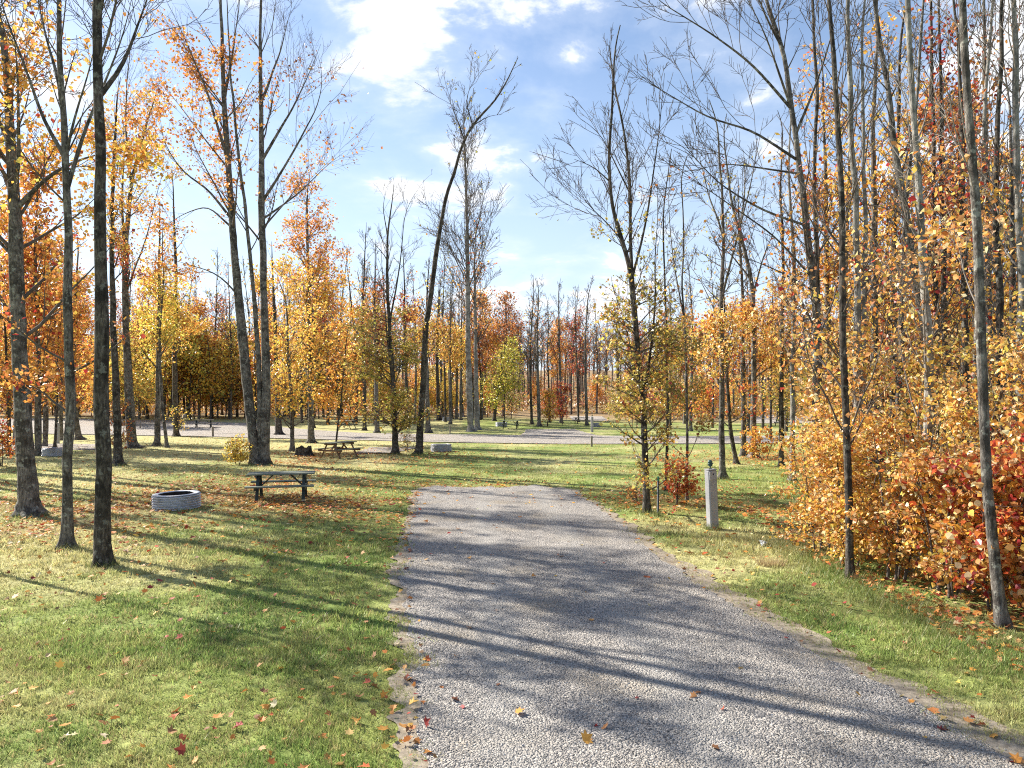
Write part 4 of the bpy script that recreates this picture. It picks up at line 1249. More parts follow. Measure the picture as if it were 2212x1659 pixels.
tree('orange maple sapling behind the thick rough-barked trunk', (20, 985), [(20, 985), (22, 860), (18, 700), (15, 560)], .10, 9.5, M_BARK_DARK, br=[BR(34, 3.2, f0=.14, ang=60, taper_len=.4)], lv=[dict(n=4200, size=.14, pal=[('orange', 6), ('gold', 3), ('red', 1)], zlo=1.2, spread=.28, clump=.3)])
tree('orange-red maple sapling behind the half-hidden ring', (118, 968), [(118, 968), (120, 880), (116, 760)], .08, 8.0, M_BARK_DARK, br=[BR(32, 2.9, f0=.22, ang=60, taper_len=.4)], lv=[dict(n=3200, size=.14, pal=[('orange', 6), ('red', 2), ('gold', 2)], zlo=1.9, spread=.28, clump=.3)])

# ------------------------------------------------------------------ trees beyond: a dozen kinds grown once, then copied
LANDMARKS = [(60, 'beyond the thick rough-barked maple'), (180, 'behind the half-hidden fire ring'), (330, 'behind the straight dark-barked trunk'), (480, 'behind the far grey picnic table'), (600, 'behind the twin-stemmed maple'),
             (720, 'behind the full orange maple'), (820, 'behind the brown-legged picnic table'), (900, 'behind the small olive-leaved tree'), (1000, 'behind the leaning bare tree'), (1080, 'behind the pale fan-crowned tree'),
             (1200, 'behind the lime-yellow sapling'), (1310, 'behind the red-leaved shrub'), (1480, 'behind the clump beside the drive'), (1600, 'behind the white post'), (1700, 'behind the leafy pair of trunks'),
             (1850, 'behind the big limbed tree'), (2000, 'behind the crossing trunks'), (9999, 'behind the pale smooth trunk')]


def where_words(x, y):
    px = CX + FOC * x / y
    for lim, w in LANDMARKS:
        if px < lim:
            return w
    return LANDMARKS[-1][1]


def proto(name, look, h, r, bark, br, lv, seed, lean=0.0, cat='tree'):
    T = Plant(seed)
    rng = T.rng
    p = np.array([[0, 0, 0], [rng.normal(0, .1), rng.normal(0, .1), h * .3], [lean * h * .5 + rng.normal(0, .25), rng.normal(0, .25), h * .6], [lean * h + rng.normal(0, .4), rng.normal(0, .4), h]])
    T.stem(p, r, sides=7, flare=.6, step=.8)
    for b in br:
        T.branches(**b)
    for l in lv:
        T.leaves(**l)
    e = T.build(name, '', cat, '', (0, 0, 0), bark, M_TWIG)
    return [e, look, False, name, cat]


KB = dict(n2=6, n3=3, rmin=.010)
PROTO = [
    proto('bare_tree', 'bare grey tree', 17, .15, M_BARK_GREY, [BR(28, 3.4, f0=.4, ang=34, **KB)], [dict(n=200, size=.2, pal=P_MIX, spread=.3)], 11),
    proto('bare_tree', 'bare dark slender tree', 18, .13, M_BARK_DARK, [BR(24, 2.8, f0=.45, ang=32, **KB)], [dict(n=80, size=.2, pal=P_OLIVE, spread=.3)], 12, .02),
    proto('bare_tree', 'bare brown twiggy tree', 16, .14, M_BARK_GREY, [BR(36, 3.6, f0=.3, ang=40, **KB)], [dict(n=350, size=.2, pal=[('rust', 1)], spread=.35)], 13, -.02),
    proto('bare_tree', 'bare leaning grey tree', 17, .15, M_BARK_GREY, [BR(26, 3.6, f0=.42, ang=36, **KB)], [dict(n=120, size=.2, pal=P_GOLD, spread=.3)], 14, .06),
    proto('maple_tree', 'orange-leaved maple', 15, .18, M_BARK_GREY, [BR(36, 4.0, f0=.2, ang=48, **KB)], [dict(n=3400, size=.22, pal=P_ORANGE, spread=.4, zlo=2.5, clump=.3)], 15),
    proto('maple_tree', 'gold-leaved maple', 14, .17, M_BARK_DARK, [BR(36, 3.8, f0=.18, ang=50, **KB)], [dict(n=3400, size=.22, pal=P_GOLD, spread=.4, zlo=1.5, clump=.3)], 16),
    proto('maple_tree', 'thin-leaved rust maple', 15, .17, M_BARK_DARK, [BR(32, 3.6, f0=.3, ang=44, **KB)], [dict(n=1500, size=.21, pal=[('rust', 4), ('deep_orange', 3), ('red', 2)], spread=.4, zlo=3)], 17),
    proto('maple_tree', 'half-bare gold maple', 16, .18, M_BARK_GREY, [BR(32, 3.4, f0=.3, ang=42, **KB)], [dict(n=1200, size=.21, pal=P_GOLD, spread=.4, zlo=2, zhi=11)], 18, -.03),
    proto('maple_sapling', 'yellow-leaved sapling', 6.0, .06, M_BARK_DARK, [BR(34, 2.4, f0=.1, ang=58, n2=6, n3=3, rmin=.010, taper_len=.4)], [dict(n=2600, size=.18, pal=P_YELLOW, spread=.3, zlo=.5, clump=.25)], 19, cat='sapling'),
    proto('maple_sapling', 'orange-leaved sapling', 5.5, .05, M_BARK_DARK, [BR(32, 2.2, f0=.1, ang=58, n2=6, n3=3, rmin=.010, taper_len=.4)], [dict(n=2400, size=.18, pal=P_ORANGE, spread=.3, zlo=.5, clump=.25)], 20, cat='sapling'),
    proto('maple_sapling', 'red-leaved sapling', 4.2, .045, M_BARK_DARK, [BR(28, 1.9, f0=.1, ang=58, n2=6, n3=3, rmin=.009, taper_len=.4)], [dict(n=1900, size=.17, pal=[('red', 4), ('deep_orange', 3), ('rust', 2)], spread=.28, zlo=.3, clump=.3)], 21, cat='sapling'),
    proto('beech_sapling', 'olive-leaved beech sapling', 6.5, .06, M_BARK_GREY, [BR(34, 2.3, f0=.08, ang=62, n2=6, n3=3, rmin=.010, taper_len=.4)], [dict(n=2400, size=.17, pal=[('olive', 4), ('beech', 4), ('lime', 2)], spread=.3, zlo=.4, clump=.25)], 22, cat='sapling'),
]
FARN = [0]


def put(kind, x, y, s=1.0, rz=None, zone='in the far woods', rng=np.random.default_rng(44)):
    e, look, used, nm, cat = PROTO[kind]
    FARN[0] += 1
    rz = rng.random() * 6.28 if rz is None else rz
    z = float(H(x, y)) - .02
    sz = s * rng.uniform(.92, 1.1)
    if not used:
        e.location = (x, y, z)
        e.rotation_euler = (0, 0, rz)
        e.scale = (s, s, sz)
        PROTO[kind][2] = True
        o = e
    else:
        o = copy_tree(e, (x, y, z), rz, (s, s, sz))
    tag(o, f'{look} {zone} {where_words(x, y)}', cat, f'{look}s {zone}')
    return o


rf = np.random.default_rng(321)


def scatter(n, xr, yr, kinds, sc_, zone, mind, keep=lambda x, y: True, taken=[]):
    k = 0
    for _ in range(n * 30):
        if k >= n:
            break
        y = rf.uniform(*yr)
        x = rf.uniform(xr[0], xr[1]) * (y if abs(xr[1]) <= 1.2 else 1)
        if not keep(x, y) or any((x - a) ** 2 + (y - b) ** 2 < mind ** 2 for a, b in taken):
            continue
        taken.append((x, y))
        kd = kinds[rf.integers(0, len(kinds))]
        put(kd, x, y, rf.uniform(*sc_), zone=zone)
        k += 1


def off_road(x, y):
    px = CX + FOC * x / y
    return not (float(road_near(x)) - 1.0 < y < float(road_far(x)) + 1.5) and not (1110 < px < 1330 and y < 96) and not (440 < px < 620 and y < 80)


# the wood behind the camp road
scatter(125, (-.80, .80), (92, 135), [0, 0, 1, 1, 2, 2, 3, 4, 6, 6, 7], (.9, 1.2), 'in the far woods', 2.2, lambda x, y: not (.015 * y < x < .16 * y and y < 104))
scatter(120, (-.80, .80), (88, 128), [8, 9, 9, 10, 11, 9, 10, 6], (.7, 1.15), 'under the far woods', 1.7, lambda x, y: not (.01 * y < x < .15 * y and y < 112))
# between the road and the wood on the left
scatter(40, (-.80, -.24), (66, 92), [0, 1, 3, 4, 6, 7, 4, 5, 1, 0], (.85, 1.1), 'beyond the road', 3.0, off_road)
scatter(24, (-.80, -.22), (72, 94), [8, 8, 5, 8, 11, 9], (.8, 1.25), 'beyond the road', 2.2, off_road)
scatter(10, (-.24, -.03), (70, 92), [0, 1, 6, 7, 6], (.85, 1.05), 'beyond the road', 2.6, off_road)
scatter(9, (-.22, -.02), (80, 96), [9, 10, 9, 8], (.6, 1.0), 'beyond the road', 2.0, off_road)
for k, (px, d, kd, s) in enumerate([(290, 70, 8, 1.25), (318, 82, 5, 1.0), (345, 76, 8, 1.4), (372, 84, 8, 1.5), (398, 92, 5, 1.0), (420, 80, 9, 1.2), (445, 88, 8, 1.5), (470, 84, 11, 1.5), (500, 90, 8, 1.4), (528, 86, 9, 1.3), (250, 78, 8, 1.3), (215, 74, 9, 1.3), (310, 95, 4, 1.0), (480, 96, 6, 1.0), (355, 79, 5, .9), (385, 80.5, 8, 1.6), (410, 78.5, 8, 1.5), (455, 79, 5, .85), (495, 80, 8, 1.6), (430, 86, 5, 1.0), (268, 82, 5, .95), (150, 84, 5, 1.0), (60, 86, 8, 1.6), (20, 84, 5, 1.0)]):
    put(kd, (px - CX) / FOC * d, d, s, zone='beyond the road')
# this side of the road on the left
scatter(7, (-.82, -.52), (36, 52), [0, 4, 4, 7], (.8, .95), 'this side of the road', 3.2, off_road)
# right of the drive, this side of the road
scatter(16, (.40, .85), (24, 43), [0, 2, 7, 6, 4, 5], (.75, 1.0), 'in the wood', 2.2, lambda x, y: off_road(x, y) and x - .41 * y > 1.0)
scatter(16, (.42, .85), (24, 43), [8, 9, 11, 11, 10], (.6, .95), 'in the wood', 1.8, lambda x, y: off_road(x, y) and x - .41 * y > 1.2)
scatter(14, (.16, .85), (58, 90), [0, 2, 1, 7, 6], (.85, 1.05), 'beyond the road', 3.0, off_road)
scatter(22, (.13, .85), (60, 96), [8, 9, 11, 10, 11, 9], (.7, 1.15), 'beyond the road', 2.2, off_road)
# trees further left along the near lawn: their shadows fall across the drive
for k, (x, y, kd, s) in enumerate([(-19.4, 24.5, 1, 1.25), (-22.2, 27.5, 3, 1.3), (-23.6, 30.5, 1, 1.35), (-25.2, 29.0, 3, 1.3), (-27.0, 33.5, 1, 1.3), (-24.6, 26.0, 1, 1.3), (-21.0, 26.0, 1, 1.35), (-22.9, 29.6, 3, 1.35)]):
    put(kd, x, y, s, zone='on the near lawn')


def build_far_wood():
    """the far-off wood that reads as one mass: hundreds of bare stems with twig haze and a few leaves"""
    rng = np.random.default_rng(8)
    N = 620
    y = rng.uniform(138, 250, N)
    x = rng.uniform(-.95, .95, N) * y
    z = H(x, y) - .1
    h = rng.uniform(12, 19, N)
    P = np.zeros((N, 4, 3))
    for k, f in enumerate((0, .35, .7, 1)):
        P[:, k] = np.stack([x + f * rng.normal(0, .5, N), y + f * rng.normal(0, .5, N), z + h * f], 1)
    R = np.outer(rng.uniform(.12, .24, N), [1, .8, .5, .12])
    v, f = tubes(P, R, 4)
    P1, R1, _ = spawn(rng, P, R, np.full(N, 15), .32, .98, 36, 10, lambda f_, i: 3.6 * (1.15 - .7 * f_), 3, .25, .1, .5, .03, .1)
    v1, f1 = tubes(P1, R1, 3)
    P2, R2, _ = spawn(rng, P1, R1, np.full(len(P1), 4), .2, .98, 40, 12, lambda f_, i: np.full(len(f_), 1.4), 3, .15, .1, .6, .022, .05)
    v2, f2 = tubes(P2, R2, 3)
    pts = P2[:, 2]
    sel = rng.random(len(pts)) < np.repeat(np.repeat(rng.choice([.05, .1, .7, .9], N, p=[.45, .25, .2, .1]), 15), 4)
    pts = np.repeat(pts[sel], 2, 0) + rng.normal(0, .5, (2 * sel.sum(), 3))
    lv, lf, lc = leaf_mesh(rng, pts, .42, pick(rng, [('rust', 5), ('deep_orange', 2), ('olive', 2), ('gold', 1)], len(pts)))
    M = 14000                                              # low brush on the wood's floor
    by = rng.uniform(116, 240, M)
    bx = rng.uniform(-.95, .95, M) * by
    bp = np.repeat(np.stack([bx, by, H(bx, by) + rng.uniform(.2, 2.6, M)], 1), 4, 0) + rng.normal(0, .5, (4 * M, 3))
    bcol = pick(rng, [('rust', 4), ('deep_orange', 1.5), ('olive', 3), ('gold', 1)], len(bp))
    bcol = bcol * .75 + np.array([.26, .22, .20]) * .25
    bv, bf, bc = leaf_mesh(rng, bp, .50, bcol)
    E = 3600                                              # brush along the near edge of the wood
    ey = rng.uniform(94, 118, E)
    ex = rng.uniform(-.85, .85, E) * ey
    ok = ~((ex > .005 * ey) & (ex < .15 * ey) & (ey < 112))
    ex, ey = ex[ok], ey[ok]
    ep = np.repeat(np.stack([ex, ey, H(ex, ey) + rng.uniform(.1, 1.0, len(ex)) * rng.uniform(.6, 2.6, len(ex))], 1), 9, 0) + rng.normal(0, .36, (9 * len(ex), 3))
    ec = np.repeat(pick(rng, [('rust', 3), ('gold', 4), ('yellow', 2), ('orange', 2), ('olive', 3)], len(ex)), 9, 0) * rng.uniform(.8, 1.2, (len(ep), 1))
    e_v, e_f, e_c = leaf_mesh(rng, ep, .27, np.clip(ec, 0, .85))
    bf = np.concatenate([bf, e_f + len(bv)])
    bv, bc = np.concatenate([bv, e_v]), np.concatenate([bc, e_c])
    V = [v, v1, v2, lv, bv]
    o = np.cumsum([0] + [len(a) for a in V])
    Q = np.concatenate([f, f1 + o[1], f2 + o[2]])
    Tt = np.concatenate([lf + o[3], bf + o[4]])
    C = np.concatenate([np.full((o[3], 3), .2), lc, bc])
    mi = np.concatenate([np.zeros(len(Q), int), np.ones(len(Tt), int)])
    ob = link('distant_woods', mesh_from('distant_woods', np.concatenate(V), [Q, Tt], [M_TWIG, M_LEAF], C, mi, smooth=(mi == 0)))
    tag(ob, 'hazy brown mass of bare far-off woods closing the view', 'woods', kind='stuff')


build_far_wood()


ORD = ['nearest'] + [w + ' nearest' for w in ('second', 'third', 'fourth', 'fifth', 'sixth', 'seventh', 'eighth', 'ninth', 'tenth', 'eleventh', 'twelfth', 'thirteenth', 'fourteenth')]


def tell_apart(cats=('tree', 'sapling')):
    by = {}
    for o in COL.objects:
        if o.parent is None and o.get('label') and o.get('group') and o.get('category') in cats:
            by.setdefault(o['label'], []).append(o)
    for lab, L in by.items():
        if 1 < len(L) <= 14:
            L.sort(key=lambda o: o.location.x ** 2 + o.location.y ** 2)
            for k, o in enumerate(L):
                o['label'] = (('nearer ' if k == 0 else 'farther ') if len(L) == 2 else ORD[k] + ' ') + lab


tell_apart()

# ------------------------------------------------------------------ fire rings, tables, posts
def ring_data():
    D, Hh, nrib = 1.10, .40, 6
    r = D / 2
    prof = [(r - .016, -.03)]
    m = nrib * 8
    for k in range(m + 1):
        z = Hh * k / m * .955
        cw = math.cos(2 * math.pi * nrib * k / m + math.pi)
        prof.append((r + .012 + .034 * (cw if cw > 0 else cw * .9), z))
    shell = Solid().lathe(prof, 56).data('shell', M_GALV, True)
    lip = Solid().lathe([(r - .016, Hh * .955), (r + .022, Hh * .97), (r + .024, Hh * .985), (r - .01, Hh * 1.0), (r - .115, Hh * 1.0), (r - .125, Hh * .975), (r - .12, Hh * .93)], 56).data('rim', M_GALV, True)
    inner = Solid().lathe([(r - .13, Hh * .96), (r - .135, Hh * .5), (r - .13, .03)], 40).data('liner', M_SOOT, True)
    S = Solid()
    rng = np.random.default_rng(3)
    prof2 = [(r - .136, .03), (r * .6, .05), (r * .35, .07), (r * .12, .085), (.001, .09)]
    S.lathe(prof2, 20)
    S.v[0] += rng.normal(0, .012, S.v[0].shape)
    ash = S.data('ash_bed', M_ASH, True)
    return shell, lip, inner, ash


RING = ring_data()
RING_G = 'corrugated steel fire rings'


def fire_ring(px, py, label, rz=0.0, tilt=(0, 0), s=1.0):
    g = ground(px, py)
    e = link('fire_ring', None, loc=g, rot=(tilt[0], tilt[1], rz))
    e.scale = (s, s, s)
    tag(e, label, 'fire ring', RING_G)
    for nm, d in zip(('shell', 'rim', 'liner', 'ash_bed'), RING):
        link(nm, d, e)
    return e


fire_ring(382, 1098, 'white corrugated steel fire ring on the lawn near the green table', .3, (.012, -.025))
fire_ring(119, 985, 'grey corrugated fire ring half hidden behind the slender maple', 1.1, (0, .02))
fire_ring(953, 975, 'silver corrugated fire ring right of the leaning bare tree', 2.0, (0, .01))


def ring_far(px, py, d, label, rz):
    x = (px - CX) / FOC * d
    e = link('fire_ring', None, loc=(x, d, float(H(x, d))), rot=(0, 0, rz))
    tag(e, label, 'fire ring', RING_G)
    for nm, dt in zip(('shell', 'rim', 'liner', 'ash_bed'), RING):
        link(nm, dt, e)


ring_far(966, 905, 77, 'sunlit far fire ring beside the slim trunks beyond the road', .4)
ring_far(1083, 923, 70, 'far fire ring right behind the dark picnic table', .9)
ring_far(1289, 918, 74, 'far reddish fire ring beside the far pedestal', 1.3)
ring_far(993, 893, 90, 'small pale fire ring farthest back near the pale trunks', 1.7)
ring_far(405, 898, 86, 'far grey fire ring left of the far grey picnic table', .2)


def picnic_table(label, g, rz, m_top, m_leg, s=1.0):
    """a wooden A-frame table: planks, legs, cross beams and braces are parts"""
    e = link('picnic_table', None, loc=g, rot=(0, 0, rz))
    e.scale = (s, s, s)
    tag(e, label, 'picnic table', 'A-frame picnic tables')
    L = 1.83
    rng = random.Random(int(g[0] * 10))
    pk = Solid().box((0, 0, 0), (L, .138, .038), .005).data('plank', m_top)
    for k in range(5):
        link('plank', pk, e, (rng.uniform(-.006, .006), -.29 + .145 * k, .745 + rng.uniform(-.002, .002)), (0, 0, rng.uniform(-.004, .004)))
    for s_ in (-1, 1):
        for k in range(2):
            link('bench_plank', pk, e, (rng.uniform(-.008, .008), s_ * (.60 + .145 * k), .438 + rng.uniform(-.002, .002)), (0, 0, rng.uniform(-.004, .004)))
    for sx in (-1, 1):
        X = sx * .62
        for sy in (-1, 1):
            Solid().beam((X, sy * .20, .720), (X, sy * .62, -.02), .038, .088, .004, up=(1, 0, 0)).build('leg', m_leg, e)
        Solid().beam((X + sx * .040, -.36, .682), (X + sx * .040, .36, .682), .038, .088, .004).build('top_cleat', m_leg, e)
        Solid().beam((X + sx * .040, -.76, .373), (X + sx * .040, .76, .373), .038, .088, .004).build('seat_support', m_leg, e)
        Solid().beam((X - sx * .02, 0, .36), (X - sx * .40, 0, .715), .038, .088, .004, up=(0, 1, 0)).build('brace', m_leg, e)
    Solid().beam((0, -.33, .708), (0, .33, .708), .038, .034, .003).build('middle_cleat', m_leg, e)
    return e


g1 = ground(609, 1078)
t_main = picnic_table('dark green picnic table standing side-on near the white fire ring', g1, math.radians(13), M_GREEN_WOOD, M_DARK_WOOD)
for ch in t_main.children:
    if ch.name.startswith('bench_plank'):
        pass
g2 = ground(733, 988)
t2 = picnic_table('picnic table with pale green top and brown legs under the orange sapling', g2, math.radians(62), M_GREEN_WOOD, M_BROWN_WOOD)
t3 = picnic_table('grey weathered picnic table far off beyond the left road', np.array([(440 - CX) / FOC * 67, 67, float(H((440 - CX) / FOC * 67, 67))]), math.radians(18), M_GREY_WOOD, M_DARK_WOOD)


def table_copy(src, px, d, rz, label):
    x = (px - CX) / FOC * d
    c = copy_tree(src, (x, d, float(H(x, d))), math.radians(rz))
    c['label'] = label


table_copy(t_main, 1103, 67, -8, 'dark picnic table in front of a far fire ring beyond the road')
table_copy(t3, 750, 66, 80, 'dark picnic table seen end-on beyond the road by the orange sapling')
table_copy(t3, 1256, 82, 10, 'far dark picnic table on the tan clearing right of the red shrub')
table_copy(t3, 137, 72, 25, 'far grey picnic table behind the left white pedestal')
table_copy(t3, 1692, 76, 5, 'pale picnic table far off right of the leafy pair of trunks')


def pedestal(label, g, rz, tilt, with_lamp=True):
    e = link('utility_post', None, loc=g)
    e.rotation_euler = (tilt[0], tilt[1], rz)
    tag(e, label, 'post', 'white pitch posts')
    w, h = .205, 1.30
    b = Solid().box((0, 0, h / 2 - .08), (w, w, h + .16), .022).build('post', M_POST, e)
    Solid().box((0, 0, h + .012), (w + .012, w + .012, .020), .006).build('cap', M_POST, e)
    # raised shield-shaped plate near the top of each face
    S = Solid()
    y0, y1 = -w / 2 - .0125, -w / 2 + .004
    prof = [(-.085, -.20), (.085, -.20), (.085, -.035), (.055, -.022), (.030, -.008), (-.030, -.008), (-.055, -.022), (-.085, -.035)]
    n = len(prof)
    S._add([(x, y0, h + z) for x, z in prof] + [(x, y1, h + z) for x, z in prof], [list(range(n)), list(range(n, 2 * n))[::-1]] + [[k, (k + 1) % n, n + (k + 1) % n, n + k] for k in range(n)])
    S.build('face_plate', M_POST, e)
    S = Solid().lathe([(.001, .006), (.013, .006), (.016, .0), (.016, -.004)], 16)
    S.v[0] = S.v[0][:, [0, 2, 1]] * [1, -1, 1] + [0, y0 - .0008, h - .085]
    S.build('lock_hole', M_BLACK, e)
    if with_lamp:
        z = h + .022
        lamp = Solid().lathe([(.001, z), (.030, z), (.028, z + .012), (.014, z + .02), (.013, z + .05), (.022, z + .055), (.045, z + .068), (.050, z + .082), (.040, z + .090)], 24).build('lamp_base', M_LAMP_GREEN, e, True)
        Solid().lathe([(.038, z + .088), (.056, z + .098), (.062, z + .112), (.060, z + .122), (.036, z + .128)], 24).build('shade', M_LAMP_GREEN, lamp, True)
        Solid().lathe([(.034, z + .126), (.050, z + .138), (.052, z + .158), (.043, z + .180), (.024, z + .196), (.001, z + .202)], 24).build('dome', M_LAMP_GREEN, lamp, True)
        S = Solid().beam((.045, 0, z + .11), (.082, 0, z + .128), .014, .014, .003)
        S.build('spout', M_LAMP_GREEN, lamp)
    return e


pedestal('white square post with green lamp on top beside the drive', ground(1540, 1142), math.radians(14), (0, -.046))
pedestal('white square post with lamp standing left, between two trunks', ground(124, 958), math.radians(-12), (0, 0))
x_ = (1279 - CX) / FOC * 62
pedestal('far white square post with lamp beyond the road', np.array([x_, 62, float(H(x_, 62))]), .1, (0, 0))


def marker():
    g = ground(1421, 1116)
    e = link('marker_post', None, loc=g, rot=(0, .012, .35))
    tag(e, 'thin grey steel marker post with green tip beside the drive', 'marker post')
    S = Solid()
    w = .044
    S.box((0, .010, .46), (w, .006, 1.02), .001)
    S.box((-w / 2 + .003, -.006, .46), (.006, .026, 1.02), .001)
    S.box((w / 2 - .003, -.006, .46), (.006, .026, 1.02), .001)
    S.build('channel', M_STEEL_POST, e)
    Solid().box((-.002, -.006, .925), (.050, .010, .10), .002).build('green_tag', M_TAG_GREEN, e)
    S = Solid().lathe([(.030, -.004), (.036, -.004), (.036, .004), (.030, .004)], 20, closed=True)
    S.v[0] = S.v[0][:, [0, 2, 1]] + [.045, -.006, .965]
    S.build('wire_loop', M_GREY_WOOD, e)


marker()


def wood_post(px, py, d, h, label, w=.10):
    if d is None:
        g = ground(px, py)
    else:
        x = (px - CX) / FOC * d
        g = np.array([x, d, float(H(x, d))])
    e = link('wooden_post', None, loc=g, rot=(0, 0, .2))
    tag(e, label, 'post', 'low wooden posts along the road')
    Solid().box((0, 0, h / 2 - .05), (w, w, h + .1), .008).build('shaft', M_GREY_WOOD, e)
    S = Solid()
    a = w / 2
    S._add([(-a, -a, h), (a, -a, h), (a, a, h), (-a, a, h), (0, 0, h + .04)], [[0, 1, 4], [1, 2, 4], [2, 3, 4], [3, 0, 4], [3, 2, 1, 0]])
    S.v[0][:, 2] += .001
    S.build('pointed_top', M_GREY_WOOD, e)


wood_post(460, 945, 54, .78, 'low grey wooden post at the road edge left of the twin-stemmed maple', .12)
wood_post(303, 922, 66, .62, 'low wooden post beyond the road right of the forked maple', .12)
wood_post(972, 936, 58, .72, 'low wooden post beyond the road right of the leaning tree', .10)
wood_post(1278, 963, 43, .62, 'low grey wooden post this side of the road, near the far drive', .10)


def stump():
    g = ground(657, 985)
    rng = np.random.default_rng(12)
    e = link('tree_stump', None, loc=g)
    tag(e, 'dark rotten mossy stump left of the brown-legged table', 'stump')
    n = 26
    rows = []
    a = np.arange(n) * 2 * math.pi / n
    ph = rng.random(4) * 6
    for k, (f, z) in enumerate([(1.35, -.05), (1.12, .05), (.98, .18), (.92, .32), (.86, .42)]):
        lob = 1 + .16 * np.cos(3 * a + ph[0]) + .09 * np.cos(5 * a + ph[1]) + rng.normal(0, .035, n)
        zz = z + (0.09 * np.cos(2 * a + ph[2]) + rng.normal(0, .03, n)) * (k == 4)
        rows.append(np.stack([.40 * f * lob * np.cos(a), .36 * f * lob * np.sin(a), np.broadcast_to(zz, n)], 1))
    S = Solid()
    V = np.concatenate(rows)
    S._add(V, [[i * n + k, i * n + (k + 1) % n, (i + 1) * n + (k + 1) % n, (i + 1) * n + k] for i in range(4) for k in range(n)])
    S.build('bark', M_BARK_DARK, e)
    top = rows[-1]
    inner = top * [.6, .6, 1] + [0, 0, -.10]
    V = np.concatenate([top * [.985, .985, 1] + [0, 0, -.004], inner, [[0, 0, .27]]])
    S = Solid()
    S._add(V, [[k, (k + 1) % n, n + (k + 1) % n, n + k] for k in range(n)] + [[n + k, n + (k + 1) % n, 2 * n] for k in range(n)])
    S.build('rotten_top', mat_simple('rotten_wood', (.07, .055, .035), rough=.95, spec=.1, var=.6, bump=.8, stain=(.06, .09, .03)), e)


stump()


def paper():
    g = ground(1649, 1180)
    rng = np.random.default_rng(2)
    n = 9
    u = np.linspace(-1, 1, n)
    X, Y = np.meshgrid(u, u)
    ang = X * 2.4
    rr = .045 + .012 * rng.normal(size=X.shape)
    V = np.stack([rr * np.sin(ang) + .01 * rng.normal(size=X.shape), Y * .04 + .008 * rng.normal(size=X.shape), .055 + rr * np.cos(ang + Y) + .008 * rng.normal(size=X.shape)], -1).reshape(-1, 3)
    I = np.arange(n * n).reshape(n, n)
    F = np.stack([I[:-1, :-1], I[:-1, 1:], I[1:, 1:], I[1:, :-1]], -1).reshape(-1, 4)
    o = link('crumpled_paper', mesh_from('crumpled_paper', V, F, M_WHITE), loc=g)
    tag(o, 'small crumpled white paper on the grass left of the hedge', 'litter')


paper()


